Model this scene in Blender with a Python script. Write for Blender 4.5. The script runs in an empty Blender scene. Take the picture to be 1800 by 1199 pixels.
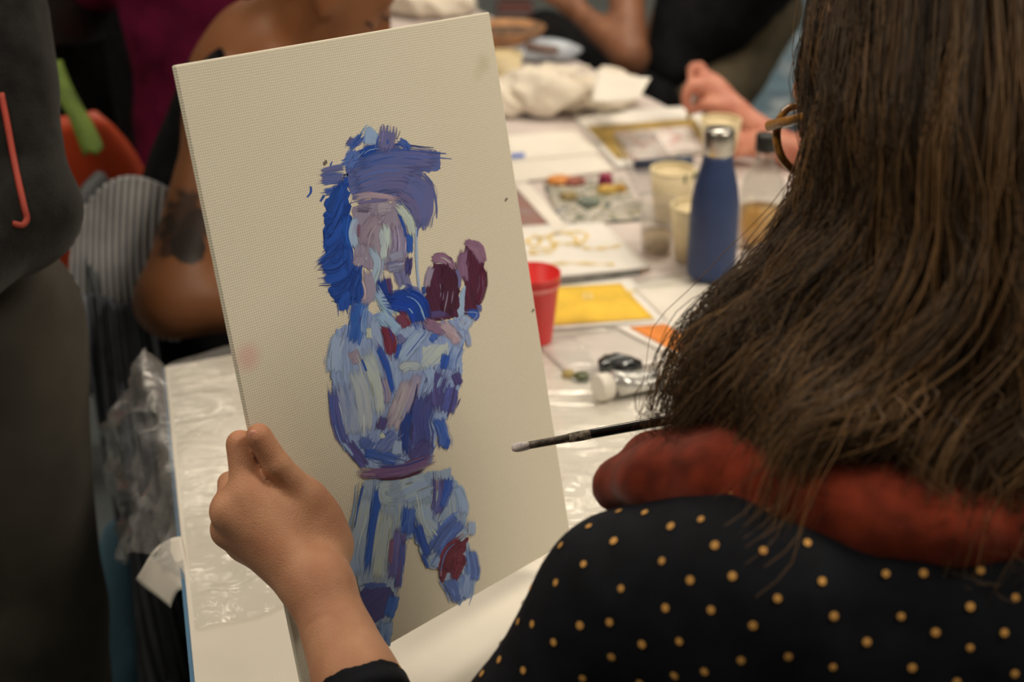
import bpy, bmesh, math, random
import numpy as np
from mathutils import Vector, Matrix
random.seed(7); rng = np.random.default_rng(11)
scene = bpy.context.scene
col = scene.collection

# ---------------------------------------------------------------- camera
FPX, CX, CY, PITCH, CAMZ = 2550.0, 900.0, 599.5, math.radians(25), 1.56
CAM = np.array([0, 0, CAMZ]); RT = np.array([1., 0, 0])
UP = np.array([0, math.sin(PITCH), math.cos(PITCH)]); FW = np.array([0, math.cos(PITCH), -math.sin(PITCH)])
cam_data = bpy.data.cameras.new('camera'); cam = bpy.data.objects.new('camera', cam_data); col.objects.link(cam)
cam.location = CAM; cam.rotation_euler = (math.pi/2 - PITCH, 0, 0)
cam_data.sensor_width = 36; cam_data.lens = FPX*36/1800; cam_data.clip_start = .05
cam_data.dof.use_dof = True; cam_data.dof.focus_distance = 1.19; cam_data.dof.aperture_fstop = 4.4
scene.camera = cam

# ---------------------------------------------------------------- world, lights, exposure
vs = scene.view_settings; vs.view_transform = 'Standard'; vs.look = 'None'; vs.gamma = 1; vs.use_curve_mapping = False
vs.exposure = 0.0
world = bpy.data.worlds.new('world'); scene.world = world; world.use_nodes = True
world.node_tree.nodes['Background'].inputs[0].default_value = (1, .9, .78, 1)
world.node_tree.nodes['Background'].inputs[1].default_value = .04
WARM = (1, .875, .70)
def area(name, loc, size, power, rot=(0, 0, 0), color=WARM):
    l = bpy.data.lights.new(name, 'AREA'); l.shape = 'RECTANGLE'; l.size, l.size_y = size; l.energy = power; l.color = color
    o = bpy.data.objects.new(name, l); col.objects.link(o); o.location = loc; o.rotation_euler = rot
    return o
area('ceiling_lamp', (1.6, .95, 2.93), (1.2, .6), 52)
area('ceiling_lamp', (.3, 3.3, 2.93), (1.2, .6), 36)
area('ceiling_lamp', (-1.3, .9, 2.93), (1.2, .6), 30)
area('ceiling_lamp', (1.9, 5.2, 2.93), (1.2, .6), 30)
area('ceiling_lamp', (-1.6, 4.8, 2.93), (1.2, .6), 14)

# ---------------------------------------------------------------- placing helpers
def P(px, py, d):                       # point at depth d on the sight line of a photo pixel
    return CAM + d*(FW + RT*(px-CX)/FPX - UP*(py-CY)/FPX)
def T(px, py, z=.74):                   # where that sight line meets a level plane
    r = FW + RT*(px-CX)/FPX - UP*(py-CY)/FPX
    return CAM + r*((z-CAMZ)/r[2])
def A(*v): return np.array(v, float)
def unit(v): v = np.asarray(v, float); return v/(np.linalg.norm(v)+1e-12)
def srgb(r, g, b):
    f = lambda c: (c/255/12.92 if c/255 <= .04045 else ((c/255+.055)/1.055)**2.4)
    return (f(r), f(g), f(b))

# ---------------------------------------------------------------- materials
def nodes(m):
    m.use_nodes = True; nt = m.node_tree
    return nt, nt.nodes, nt.links, nt.nodes['Principled BSDF']
def mat(name, c, rough=.6, var=.12, scale=30, bump=0, bscale=200, metal=0, c2=None, sss=0, spec=.5, stretch=None, sheen=0, coat=0, trans=0, ior=1.45):
    m = bpy.data.materials.new(name); nt, N, L, b = nodes(m)
    tc = N.new('ShaderNodeTexCoord'); src = tc.outputs['Object']
    if stretch:
        mp = N.new('ShaderNodeMapping'); mp.inputs['Scale'].default_value = stretch; L.new(src, mp.inputs[0]); src = mp.outputs[0]
    n = N.new('ShaderNodeTexNoise'); n.inputs['Scale'].default_value = scale; n.inputs['Detail'].default_value = 4; L.new(src, n.inputs['Vector'])
    r = N.new('ShaderNodeValToRGB'); c2 = c2 or tuple(max(0, x*(1-var*2)) for x in c)
    r.color_ramp.elements[0].position = .3; r.color_ramp.elements[1].position = .7
    r.color_ramp.elements[0].color = (*c2, 1); r.color_ramp.elements[1].color = (*(min(1, x*(1+var*.4)) for x in c), 1)
    L.new(n.outputs['Fac'], r.inputs[0]); L.new(r.outputs[0], b.inputs['Base Color'])
    b.inputs['Roughness'].default_value = rough; b.inputs['Metallic'].default_value = metal
    b.inputs['Specular IOR Level'].default_value = spec
    if sss: b.inputs['Subsurface Weight'].default_value = sss; b.inputs['Subsurface Radius'].default_value = (.008, .003, .0015); b.inputs['Subsurface Scale'].default_value = 1
    if sheen: b.inputs['Sheen Weight'].default_value = sheen
    if coat: b.inputs['Coat Weight'].default_value = coat
    if trans: b.inputs['Transmission Weight'].default_value = trans; b.inputs['IOR'].default_value = ior
    if bump:
        n2 = N.new('ShaderNodeTexNoise'); n2.inputs['Scale'].default_value = bscale; n2.inputs['Detail'].default_value = 3; L.new(src, n2.inputs['Vector'])
        bp = N.new('ShaderNodeBump'); bp.inputs['Strength'].default_value = bump; bp.inputs['Distance'].default_value = .002
        L.new(n2.outputs['Fac'], bp.inputs['Height']); L.new(bp.outputs[0], b.inputs['Normal'])
    return m
def film(name, tint=(1, 1, 1), body=.12, gloss=.06, rough=.12, bscale=25):    # thin clear plastic
    m = bpy.data.materials.new(name); m.use_nodes = True; nt = m.node_tree; N, L = nt.nodes, nt.links
    N.remove(N['Principled BSDF']); out = N['Material Output']
    t = N.new('ShaderNodeBsdfTransparent'); t.inputs[0].default_value = (*tint, 1)
    g = N.new('ShaderNodeBsdfGlossy'); g.inputs['Roughness'].default_value = rough
    d = N.new('ShaderNodeBsdfDiffuse'); d.inputs[0].default_value = (.93, .93, .93, 1)
    tc = N.new('ShaderNodeTexCoord'); n = N.new('ShaderNodeTexNoise'); n.inputs['Scale'].default_value = bscale; n.inputs['Detail'].default_value = 5; n.inputs['Distortion'].default_value = 1.2
    L.new(tc.outputs['Object'], n.inputs['Vector'])
    mp = N.new('ShaderNodeMapping'); mp.inputs['Rotation'].default_value = (0, 0, 1.0); mp.inputs['Scale'].default_value = (.35, 2.2, 1); L.new(tc.outputs['Object'], mp.inputs[0])
    n3 = N.new('ShaderNodeTexNoise'); n3.inputs['Scale'].default_value = bscale*1.3; n3.inputs['Detail'].default_value = 3; n3.inputs['Distortion'].default_value = .8; L.new(mp.outputs[0], n3.inputs['Vector'])
    sm = N.new('ShaderNodeMath'); sm.operation = 'ADD'; L.new(n.outputs['Fac'], sm.inputs[0]); L.new(n3.outputs['Fac'], sm.inputs[1])
    bp = N.new('ShaderNodeBump'); bp.inputs['Strength'].default_value = .5; bp.inputs['Distance'].default_value = .009; L.new(sm.outputs[0], bp.inputs['Height'])
    for s in (g, d): L.new(bp.outputs[0], s.inputs['Normal'])
    a = N.new('ShaderNodeMixShader'); a.inputs[0].default_value = body; L.new(t.outputs[0], a.inputs[1]); L.new(d.outputs[0], a.inputs[2])
    f = N.new('ShaderNodeLayerWeight'); L.new(bp.outputs[0], f.inputs['Normal'])
    pw = N.new('ShaderNodeMath'); pw.operation = 'POWER'; pw.inputs[1].default_value = 4; L.new(f.outputs['Facing'], pw.inputs[0])
    ad = N.new('ShaderNodeMath'); ad.operation = 'MULTIPLY_ADD'; ad.inputs[1].default_value = .6; ad.inputs[2].default_value = gloss; L.new(pw.outputs[0], ad.inputs[0]); ad.use_clamp = True
    x = N.new('ShaderNodeMixShader'); L.new(ad.outputs[0], x.inputs[0]); L.new(a.outputs[0], x.inputs[1]); L.new(g.outputs[0], x.inputs[2])
    L.new(x.outputs[0], out.inputs['Surface'])
    return m

# ---------------------------------------------------------------- object helpers
def link(name, me, m=None, parent=None, smooth=True):
    o = bpy.data.objects.new(name, me); col.objects.link(o)
    if m: me.materials.append(m)
    if smooth: me.polygons.foreach_set('use_smooth', [True]*len(me.polygons))
    if parent: o.parent = parent
    return o
def tag(o, label=None, cat=None, group=None, kind=None):
    for k, v in (('label', label), ('category', cat), ('group', group), ('kind', kind)):
        if v: o[k] = v
    return o
def empty(name, loc, label, cat, group=None, rz=0):
    o = bpy.data.objects.new(name, None); col.objects.link(o); o.location = loc; o.rotation_euler = (0, 0, rz); o.empty_display_size = .05
    return tag(o, label, cat, group)
def pmesh(name, V, F):
    me = bpy.data.meshes.new(name); me.from_pydata([tuple(map(float, v)) for v in V], [], [tuple(map(int, f)) for f in F]); me.update(); return me
def wl(parent, V):                      # world points -> parent's local space (parents here only move / turn about z)
    if parent is None: return np.asarray(V)
    a = parent.rotation_euler[2]; c, s = math.cos(-a), math.sin(-a)
    W = np.asarray(V, float) - np.array(parent.location)
    return np.stack([W[..., 0]*c - W[..., 1]*s, W[..., 0]*s + W[..., 1]*c, W[..., 2]], -1)
def lathe(name, prof, m, parent=None, n=40, caps=True, loc=None):
    V, F = [], []; k = len(prof)
    for i in range(n):
        a = 2*math.pi*i/n
        for r, z in prof: V.append((r*math.cos(a), r*math.sin(a), z))
    for i in range(n):
        j = (i+1) % n
        for q in range(k-1): F.append((i*k+q, j*k+q, j*k+q+1, i*k+q+1))
    if caps:
        if prof[0][0] > 1e-5: F.append([i*k for i in range(n)][::-1])
        if prof[-1][0] > 1e-5: F.append([i*k+k-1 for i in range(n)])
    o = link(name, pmesh(name, V, F), m, parent)
    if loc is not None: o.location = loc
    return o
def box(name, lo, hi, m, parent=None, bev=.004, seg=2):
    bm = bmesh.new(); bmesh.ops.create_cube(bm, size=1)
    for v in bm.verts: v.co = [lo[i] + (v.co[i]+.5)*(hi[i]-lo[i]) for i in range(3)]
    if bev: bmesh.ops.bevel(bm, geom=bm.edges[:], offset=bev, segments=seg, affect='EDGES', profile=.6)
    me = bpy.data.meshes.new(name); bm.to_mesh(me); bm.free()
    return link(name, me, m, parent, False)
def tube_vf(path, rad, n=8, cap=True):
    path = np.asarray(path, float); K = len(path); rad = np.broadcast_to(np.asarray(rad, float), (K,))
    tg = np.gradient(path, axis=0); tg /= np.linalg.norm(tg, axis=1)[:, None]+1e-12
    ref = np.array([0, 0, 1.]) if abs(tg[0][2]) < .9 else np.array([1., 0, 0]); V = []
    u = np.cross(tg[0], ref); u = unit(u)
    for i in range(K):
        u = unit(u - tg[i]*np.dot(u, tg[i])); w = np.cross(tg[i], u)
        for j in range(n):
            a = 2*math.pi*j/n; V.append(path[i] + rad[i]*(u*math.cos(a)+w*math.sin(a)))
    F = [(i*n+j, i*n+(j+1) % n, (i+1)*n+(j+1) % n, (i+1)*n+j) for i in range(K-1) for j in range(n)]
    if cap: F += [list(range(n))[::-1], list(range((K-1)*n, K*n))]
    return V, F
def tube(name, path, rad, m, parent=None, n=10):
    V, F = tube_vf(path, rad, n); return link(name, pmesh(name, V, F), m, parent)
def spline(pts, n):                     # Catmull-Rom through points of any dimension
    p = np.asarray(pts, float); p = np.vstack([2*p[0]-p[1], p, 2*p[-1]-p[-2]]); K = len(p)-3; out = []
    for t in np.linspace(0, K, n):
        i = min(int(t), K-1); u = t-i; a, b, c, d = p[i:i+4]
        out.append(.5*(2*b + (c-a)*u + (2*a-5*b+4*c-d)*u*u + (3*b-a-3*c+d)*u**3))
    return np.array(out)
def grid(name, fn, nu, nv, m, parent=None, thick=0):
    V = [fn(i/nu, j/nv) for j in range(nv+1) for i in range(nu+1)]
    F = [(j*(nu+1)+i, j*(nu+1)+i+1, (j+1)*(nu+1)+i+1, (j+1)*(nu+1)+i) for j in range(nv) for i in range(nu)]
    o = link(name, pmesh(name, V, F), m, parent)
    if thick:
        s = o.modifiers.new('thickness', 'SOLIDIFY'); s.thickness = thick; s.offset = -1
    return o
_ph = rng.uniform(0, 6.28, (24, 4)); _dr = rng.normal(size=(24, 3)); _dr /= np.linalg.norm(_dr, axis=1)[:, None]
def wob(X, f=10., k=8, s=0):            # smooth pseudo-noise from a few sines, about -1..1
    X = np.asarray(X, float); out = 0
    for i in range(k):
        q = (i+s) % 24; fr = f*(1+.35*(i % 5))
        out = out + np.sin(X @ _dr[q]*fr + _ph[q, 0] + 1.7*np.sin(X @ _dr[(q+7) % 24]*fr*.6 + _ph[q, 1]))/(1+.25*(i % 5))
    return out/(k*.62)

# ---------------------------------------------------------------- distance-field bodies (one continuous surface each)
def cap(a, b, ra, rb=None, k=.02): return ('c', np.asarray(a, float), np.asarray(b, float), ra, ra if rb is None else rb, k)
def ell(c, r, ax=None, k=.02): return ('e', np.asarray(c, float), np.asarray(r, float), np.eye(3) if ax is None else np.asarray(ax, float), k)
def chain(pts, rads, k=.02): return [cap(pts[i], pts[i+1], rads[i], rads[i+1], k) for i in range(len(pts)-1)]
def grow(prims, g):
    return [(p[0], p[1], p[2], p[3]+g, p[4]+g, p[5]) if p[0] == 'c' else (p[0], p[1], p[2]+g, p[3], p[4]) for p in prims]
def field_mesh(name, prims, h, disp=None, cut=None):
    lo = np.full(3, 1e9); hi = -lo
    for p in prims:
        if p[0] == 'c':
            r = max(p[3], p[4]); lo = np.minimum(lo, np.minimum(p[1], p[2])-r); hi = np.maximum(hi, np.maximum(p[1], p[2])+r)
        else: r = max(p[2]); lo = np.minimum(lo, p[1]-r); hi = np.maximum(hi, p[1]+r)
    lo -= 4*h; hi += 4*h; n = np.ceil((hi-lo)/h).astype(int)+1
    D = np.full(n, .2, np.float32); ax = [lo[i]+h*np.arange(n[i]) for i in range(3)]
    for p in prims:
        k = p[-1]; mrg = k+3*h
        if p[0] == 'c': r = max(p[3], p[4]); a, b = np.minimum(p[1], p[2])-r-mrg, np.maximum(p[1], p[2])+r+mrg
        else: r = max(p[2]); a, b = p[1]-r-mrg, p[1]+r+mrg
        i0 = np.clip(np.floor((a-lo)/h).astype(int), 0, n); i1 = np.clip(np.ceil((b-lo)/h).astype(int)+1, 0, n)
        s = tuple(slice(i0[q], i1[q]) for q in range(3))
        X = np.stack(np.meshgrid(*[ax[q][s[q]] for q in range(3)], indexing='ij'), -1)
        if p[0] == 'c':
            ba = p[2]-p[1]; t = np.clip(((X-p[1]) @ ba)/(ba @ ba+1e-12), 0, 1)
            d = np.linalg.norm(X-p[1]-t[..., None]*ba, axis=-1) - (p[3]+(p[4]-p[3])*t)
        else:
            q = (X-p[1]) @ p[3]; k0 = np.linalg.norm(q/p[2], axis=-1); k1 = np.linalg.norm(q/p[2]**2, axis=-1)+1e-9; d = k0*(k0-1)/k1
        o = D[s]; hh = np.maximum(k-np.abs(o-d), 0)/k; D[s] = np.minimum(o, d)-hh*hh*k*.25
    if disp is not None or cut is not None:
        near = np.abs(D) < .06; idx = np.argwhere(near); X = lo+h*idx
        if disp is not None: D[near] += disp(X).astype(np.float32)
        if cut is not None: D[near] = np.maximum(D[near], cut(X)); 
    I = D < 0; c = np.zeros(np.array(n)-1, np.int8)
    sl = lambda dx, dy, dz: (slice(dx, n[0]-1+dx), slice(dy, n[1]-1+dy), slice(dz, n[2]-1+dz))
    for dx in (0, 1):
        for dy in (0, 1):
            for dz in (0, 1): c += I[sl(dx, dy, dz)]
    act = (c > 0) & (c < 8); cells = np.argwhere(act); num = np.zeros((len(cells), 3)); cnt = np.zeros(len(cells))
    cor = [(dx, dy, dz) for dx in (0, 1) for dy in (0, 1) for dz in (0, 1)]
    val = {q: D[cells[:, 0]+q[0], cells[:, 1]+q[1], cells[:, 2]+q[2]] for q in cor}
    for q in cor:
        for axi in range(3):
            if q[axi] == 0:
                r = list(q); r[axi] = 1; a, b = val[q], val[tuple(r)]; x = (a < 0) != (b < 0)
                t = np.where(x, a/np.where(a == b, 1, a-b), 0); pt = np.array(q, float)[None]+np.zeros((len(cells), 3)); pt[:, axi] += t
                num[x] += pt[x]; cnt[x] += 1
    V = lo+h*(cells+num/np.maximum(cnt, 1)[:, None])
    ID = -np.ones(act.shape, np.int64); ID[act] = np.arange(len(cells)); Q = []
    for axi in range(3):
        u, w = (axi+1) % 3, (axi+2) % 3
        s0 = [slice(1, -1)]*3; s1 = [slice(1, -1)]*3; s0[axi] = slice(0, n[axi]-1); s1[axi] = slice(1, n[axi])
        e = I[tuple(s0)] != I[tuple(s1)]; pos = np.argwhere(e)
        off = np.ones(3, int); off[axi] = 0; pos = pos+off; ins = I[pos[:, 0], pos[:, 1], pos[:, 2]]
        du = np.zeros(3, int); du[u] = 1; dw = np.zeros(3, int); dw[w] = 1
        g = lambda v: ID[v[:, 0], v[:, 1], v[:, 2]]
        f = np.stack([g(pos-du-dw), g(pos-dw), g(pos), g(pos-du)], 1); f[~ins] = f[~ins][:, ::-1]; Q.append(f)
    Q = np.concatenate(Q); Q = Q[(Q >= 0).all(1)]
    me = bpy.data.meshes.new(name); me.vertices.add(len(V)); me.vertices.foreach_set('co', V.ravel())
    me.loops.add(len(Q)*4); me.loops.foreach_set('vertex_index', Q.ravel())
    me.polygons.add(len(Q)); me.polygons.foreach_set('loop_start', np.arange(len(Q))*4); me.polygons.foreach_set('loop_total', np.full(len(Q), 4))
    me.update(calc_edges=True); me.validate()
    return me
def relax(me, it=2, lam=.5):            # light Laplacian smoothing
    nv = len(me.vertices); V = np.empty(nv*3); me.vertices.foreach_get('co', V); V = V.reshape(-1, 3)
    E = np.empty(len(me.edges)*2, np.int64); me.edges.foreach_get('vertices', E); E = E.reshape(-1, 2); deg = np.bincount(E.ravel(), minlength=nv)[:, None]+1e-9
    for _ in range(it):
        S = np.zeros_like(V); np.add.at(S, E[:, 0], V[E[:, 1]]); np.add.at(S, E[:, 1], V[E[:, 0]]); V = V*(1-lam)+lam*S/deg
    me.vertices.foreach_set('co', V.ravel()); me.update(); return me
def body(name, prims, h, m, parent, disp=None, cut=None, it=2):
    me = relax(field_mesh(name, prims, h, disp, cut), it)
    V = np.empty(len(me.vertices)*3); me.vertices.foreach_get('co', V); me.vertices.foreach_set('co', wl(parent, V.reshape(-1, 3)).ravel()); me.update()
    return link(name, me, m, parent)
# ================================================================ the room
M_floor = mat('floor_vinyl', srgb(128, 138, 142), .45, .1, 3, .15, 60)
M_wall = mat('wall_paint', (.55, .52, .47), .9, .04, 4, .1, 90)
def struct(name, lo, hi, m): return tag(box(name, lo, hi, m, None, 0), kind='structure')
struct('floor', (-4, -2.5, -.1), (4.5, 8, 0), M_floor)
struct('ceiling', (-4, -2.5, 3.0), (4.5, 8, 3.1), mat('ceiling_paint', (.6, .58, .54), .95, .03, 5))
struct('wall_left', (-4.1, -2.5, 0), (-4, 8, 3.0), M_wall); struct('wall_right', (4.5, -2.5, 0), (4.6, 8, 3.0), M_wall)
struct('wall_back', (-4, 8, 0), (4.5, 8.1, 3.0), M_wall); struct('wall_front', (-4, -2.6, 0), (4.5, -2.5, 3.0), M_wall)

# ================================================================ tables
M_lam = mat('white_laminate', srgb(228, 222, 210), .4, .04, 12, .05, 300)
M_lamB = mat('pinkish_table_cover', srgb(222, 210, 206), .5, .1, 7, .1, 80, stretch=(1, 9, 1))
M_blue_edge = mat('blue_edge_band', srgb(70, 120, 160), .5, .1)
M_steel = mat('dark_steel', (.05, .055, .065), .4, .1, metal=.6)
C0 = A(-.447, 1.68, 0); E1 = A(.914, .407, 0); E2 = A(-.407, .914, 0); EL = A(.25, -.968, 0)
TZ = .74
def table(name, poly, label, m):
    c = np.mean(poly, 0); t = empty(name, c, label, 'table')
    bm = bmesh.new(); loc = [np.array(p)-c for p in poly]
    lo = [bm.verts.new((p[0], p[1], TZ-.028)) for p in loc]; hi = [bm.verts.new((p[0], p[1], TZ)) for p in loc]; n = len(loc)
    bm.faces.new(hi); bm.faces.new(lo[::-1])
    for i in range(n): bm.faces.new((lo[i], lo[(i+1) % n], hi[(i+1) % n], hi[i]))
    bmesh.ops.recalc_face_normals(bm, faces=bm.faces[:]); me = bpy.data.meshes.new('table_top'); bm.to_mesh(me); bm.free(); link('table_top', me, m, t, False)
    for i in range(n):
        a, b = loc[i], loc[(i+1) % n]; d = unit(b-a); nn = A(d[1], -d[0], 0)
        if nn @ (a+b) < 0: nn = -nn
        V = []
        for q, s in ((a, 0), (b, 0)):
            for o in (0, .004):
                for z in (TZ-.03, TZ-.002): V.append((q[0]+nn[0]*o, q[1]+nn[1]*o, z))
        link('edge_band', pmesh('edge_band', V, [(0, 1, 5, 4), (2, 6, 7, 3), (1, 3, 7, 5), (0, 4, 6, 2), (0, 2, 3, 1), (4, 5, 7, 6)]), M_blue_edge, t, False)
    for p in loc:
        q = p*(1-.09/np.linalg.norm(p)); tube('leg', [(q[0], q[1], 0), (q[0], q[1], .35), (q[0], q[1], TZ-.028)], .02, M_steel, t, 14)
    return t
A_far = C0 + 1.75*E1; A_nl = C0 + .82*EL; A_nr = A_nl + A(1.6, .5, 0)
tableA = table('painting_table', [C0, A_nl, A_nr, A_far], 'white trapezoid table with blue edge in front of the seated painter', M_lam)
B0 = C0 + .45*E1 + .004*E2; B1 = C0 + 1.19*E1 + .004*E2
tableB = table('long_table', [B0, B1, B1+2.1*E2, B0+2.1*E2], 'long pinkish table running away behind the canvas, strewn with art supplies', M_lamB)

# plastic sheet over the near table, hanging off its left edge
M_film = film('clear_plastic_film', body=.16, gloss=.07, rough=.11, bscale=14)
sheet = empty('plastic_sheet', (C0+.4*EL+.5*E1)+A(0, 0, TZ), 'wrinkled clear plastic sheet covering the white table and hanging off its left edge', 'plastic sheet')
def ridge(p, f, k): w = wob(p, f, 6, k); return 1-min(1, abs(w)*1.6)        # sharp creases between soft pillows
def sheet_top(u, v):
    u, v = v, u
    p = C0 + u*1.5*E1*(.96) + (v*.60-.004)*EL + A(.004, .002, 0)
    cr = math.exp(-((v-.88)/.15)**2); l = max(.12, 1-u*1.9); q = A(p[0]*.6+p[1]*.5, p[1]*.55-p[0]*.5, 0); e = min(1, u*18)
    z = TZ+.0012 + e*l*(.011*ridge(q, 17, 2)+.008*ridge(p, 30, 7)+.020*cr*ridge(p, 24, 4)+.010*cr*ridge(p, 60, 9))
    p = p + EL*max(0, (v-.75)/.25)*(.022*wob(A(u*1.5, 0, 0), 16, 6, 9)+.012*wob(A(u*1.5, 0, 0), 44, 6, 2)-.01)*max(l, .3)
    return wl(sheet, p*A(1, 1, 0)+A(0, 0, z))
grid('sheet_top', sheet_top, 100, 210, M_film, sheet)
inner = spline([C0+A(0, 0, TZ), C0+.14*EL+A(0, 0, TZ), C0+.28*EL+A(0, 0, TZ), C0+.40*EL+A(0, 0, TZ), C0+.50*EL+A(0, 0, TZ)], 41)
outer = spline([T(283, 655, .725), T(215, 728, .67), T(186, 772, .62), T(212, 850, .58), T(230, 930, .58), T(236, 1000, .60)], 41)
def sheet_flap(u, v):
    i = min(int(v*40), 39); f_ = v*40-i; a, b = inner[i]*(1-f_)+inner[i+1]*f_, outer[i]*(1-f_)+outer[i+1]*f_; n = unit(np.cross(b-a, EL)); t = u
    p = a+(b-a)*t + A(0, 0, .03)*math.sin(math.pi*t)*.8 + A(0, 0, .0014)
    w = (wob(p, 30, 8, 2)*.010 + .014*ridge(p, 34, 3) + .008*ridge(p, 75, 8))*min(1, t*4)
    p = p + n*w + A(-.008, 0, 0)*wob(p, 60, 6, 11)*t
    return wl(sheet, p)
grid('hanging_flap', sheet_flap, 70, 90, film('hanging_film', (.97, .98, 1), .16, .16, .2, 16), sheet)
M_paper = mat('white_paper', srgb(238, 232, 222), .8, .03, 20, .08, 150)
pe = [T(318, 945, .742), T(338, 1040, .742), T(300, 1070, .69), T(238, 1015, .66)]
def pflap(u, v):
    p = (pe[0]*(1-v)+pe[1]*v)*(1-u)+(pe[3]*(1-v)+pe[2]*v)*u
    return p+A(0, 0, .014*math.sin(u*math.pi)+.004*wob(p, 40, 6))
tag(grid('paper_scrap', pflap, 16, 12, M_paper, None, .0006), 'torn white paper corner poking over the left table edge under the plastic', 'paper')

# ================================================================ the painted canvas
KS = .85
cO = CAM + KS*(A(-.19921642, 1.11942429, .66507543)-CAM)
ex = A(.66946988, .74146553, -.04515473); ey = A(-.15386496, .19787989, .96807496)
ex = unit(ex); ey = unit(ey-ex*(ex @ ey)); ez = np.cross(ex, ey); CWD, CHT = .4*KS, .6*KS
canvas = empty('painted_canvas', cO, 'white canvas panel with a blue and purple painted figure in a hat, held upright', 'painting')
canvas.rotation_euler = Matrix(np.stack([ex, ey, ez], 1).tolist()).to_euler()
def canvas_mat():
    m = bpy.data.materials.new('primed_canvas'); nt, N, L, b = nodes(m); tc = N.new('ShaderNodeTexCoord')
    def blob(c, r, color, prev, s):
        d = N.new('ShaderNodeVectorMath'); d.operation = 'DISTANCE'; d.inputs[1].default_value = c; L.new(tc.outputs['Object'], d.inputs[0])
        mr = N.new('ShaderNodeMapRange'); mr.interpolation_type = 'SMOOTHSTEP'; mr.inputs[1].default_value = r*.15; mr.inputs[2].default_value = r; mr.inputs[3].default_value = s; mr.inputs[4].default_value = 0; L.new(d.outputs['Value'], mr.inputs[0])
        x = N.new('ShaderNodeMixRGB'); x.inputs[2].default_value = (*color, 1); L.new(mr.outputs[0], x.inputs[0]); L.new(prev, x.inputs[1]); return x.outputs[0]
    n = N.new('ShaderNodeTexNoise'); n.inputs['Scale'].default_value = 9; L.new(tc.outputs['Object'], n.inputs['Vector'])
    r = N.new('ShaderNodeValToRGB'); r.color_ramp.elements[0].color = (.79, .745, .62, 1); r.color_ramp.elements[1].color = (.83, .785, .66, 1); L.new(n.outputs['Fac'], r.inputs[0])
    o = r.outputs[0]
    for px, py, rr, c, s in ((436, 628, .017, (.8, .42, .40), .55), (850, 112, .013, (.55, .53, .36), .45), (840, 130, .010, (.6, .57, .4), .3)):
        q = c_uv(px, py); o = blob((q[0], q[1], 0), rr, c, o, s)
    L.new(o, b.inputs['Base Color']); b.inputs['Roughness'].default_value = .75
    h = None
    for ax in (0, 1):
        w = N.new('ShaderNodeTexWave'); w.bands_direction = 'XY'[ax]; w.inputs['Scale'].default_value = 150; w.inputs['Distortion'].default_value = 1.5; w.inputs['Detail'].default_value = 2; L.new(tc.outputs['Object'], w.inputs['Vector'])
        if h is None: h = w.outputs['Fac']
        else:
            ad = N.new('ShaderNodeMath'); ad.operation = 'ADD'; L.new(h, ad.inputs[0]); L.new(w.outputs['Fac'], ad.inputs[1]); h = ad.outputs[0]
    bp = N.new('ShaderNodeBump'); bp.inputs['Strength'].default_value = .32; bp.inputs['Distance'].default_value = .0004; L.new(h, bp.inputs['Height']); L.new(bp.outputs[0], b.inputs['Normal'])
    return m
def c_uv(px, py):                       # photo pixel -> position on the canvas face (metres)
    r = FW + RT*(px-CX)/FPX - UP*(py-CY)/FPX; t = ((cO-CAM) @ ez)/(r @ ez); w = CAM+t*r-cO
    return A(w @ ex, w @ ey)
M_canvas = canvas_mat()
box('canvas_panel', (0, 0, -.005), (CWD, CHT, 0), M_canvas, canvas, .0016, 3)
box('backing_card', (.004, .004, -.0062), (CWD-.004, CHT-.004, -.0050), mat('grey_card', (.35, .33, .3), .9), canvas, 0)

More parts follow.
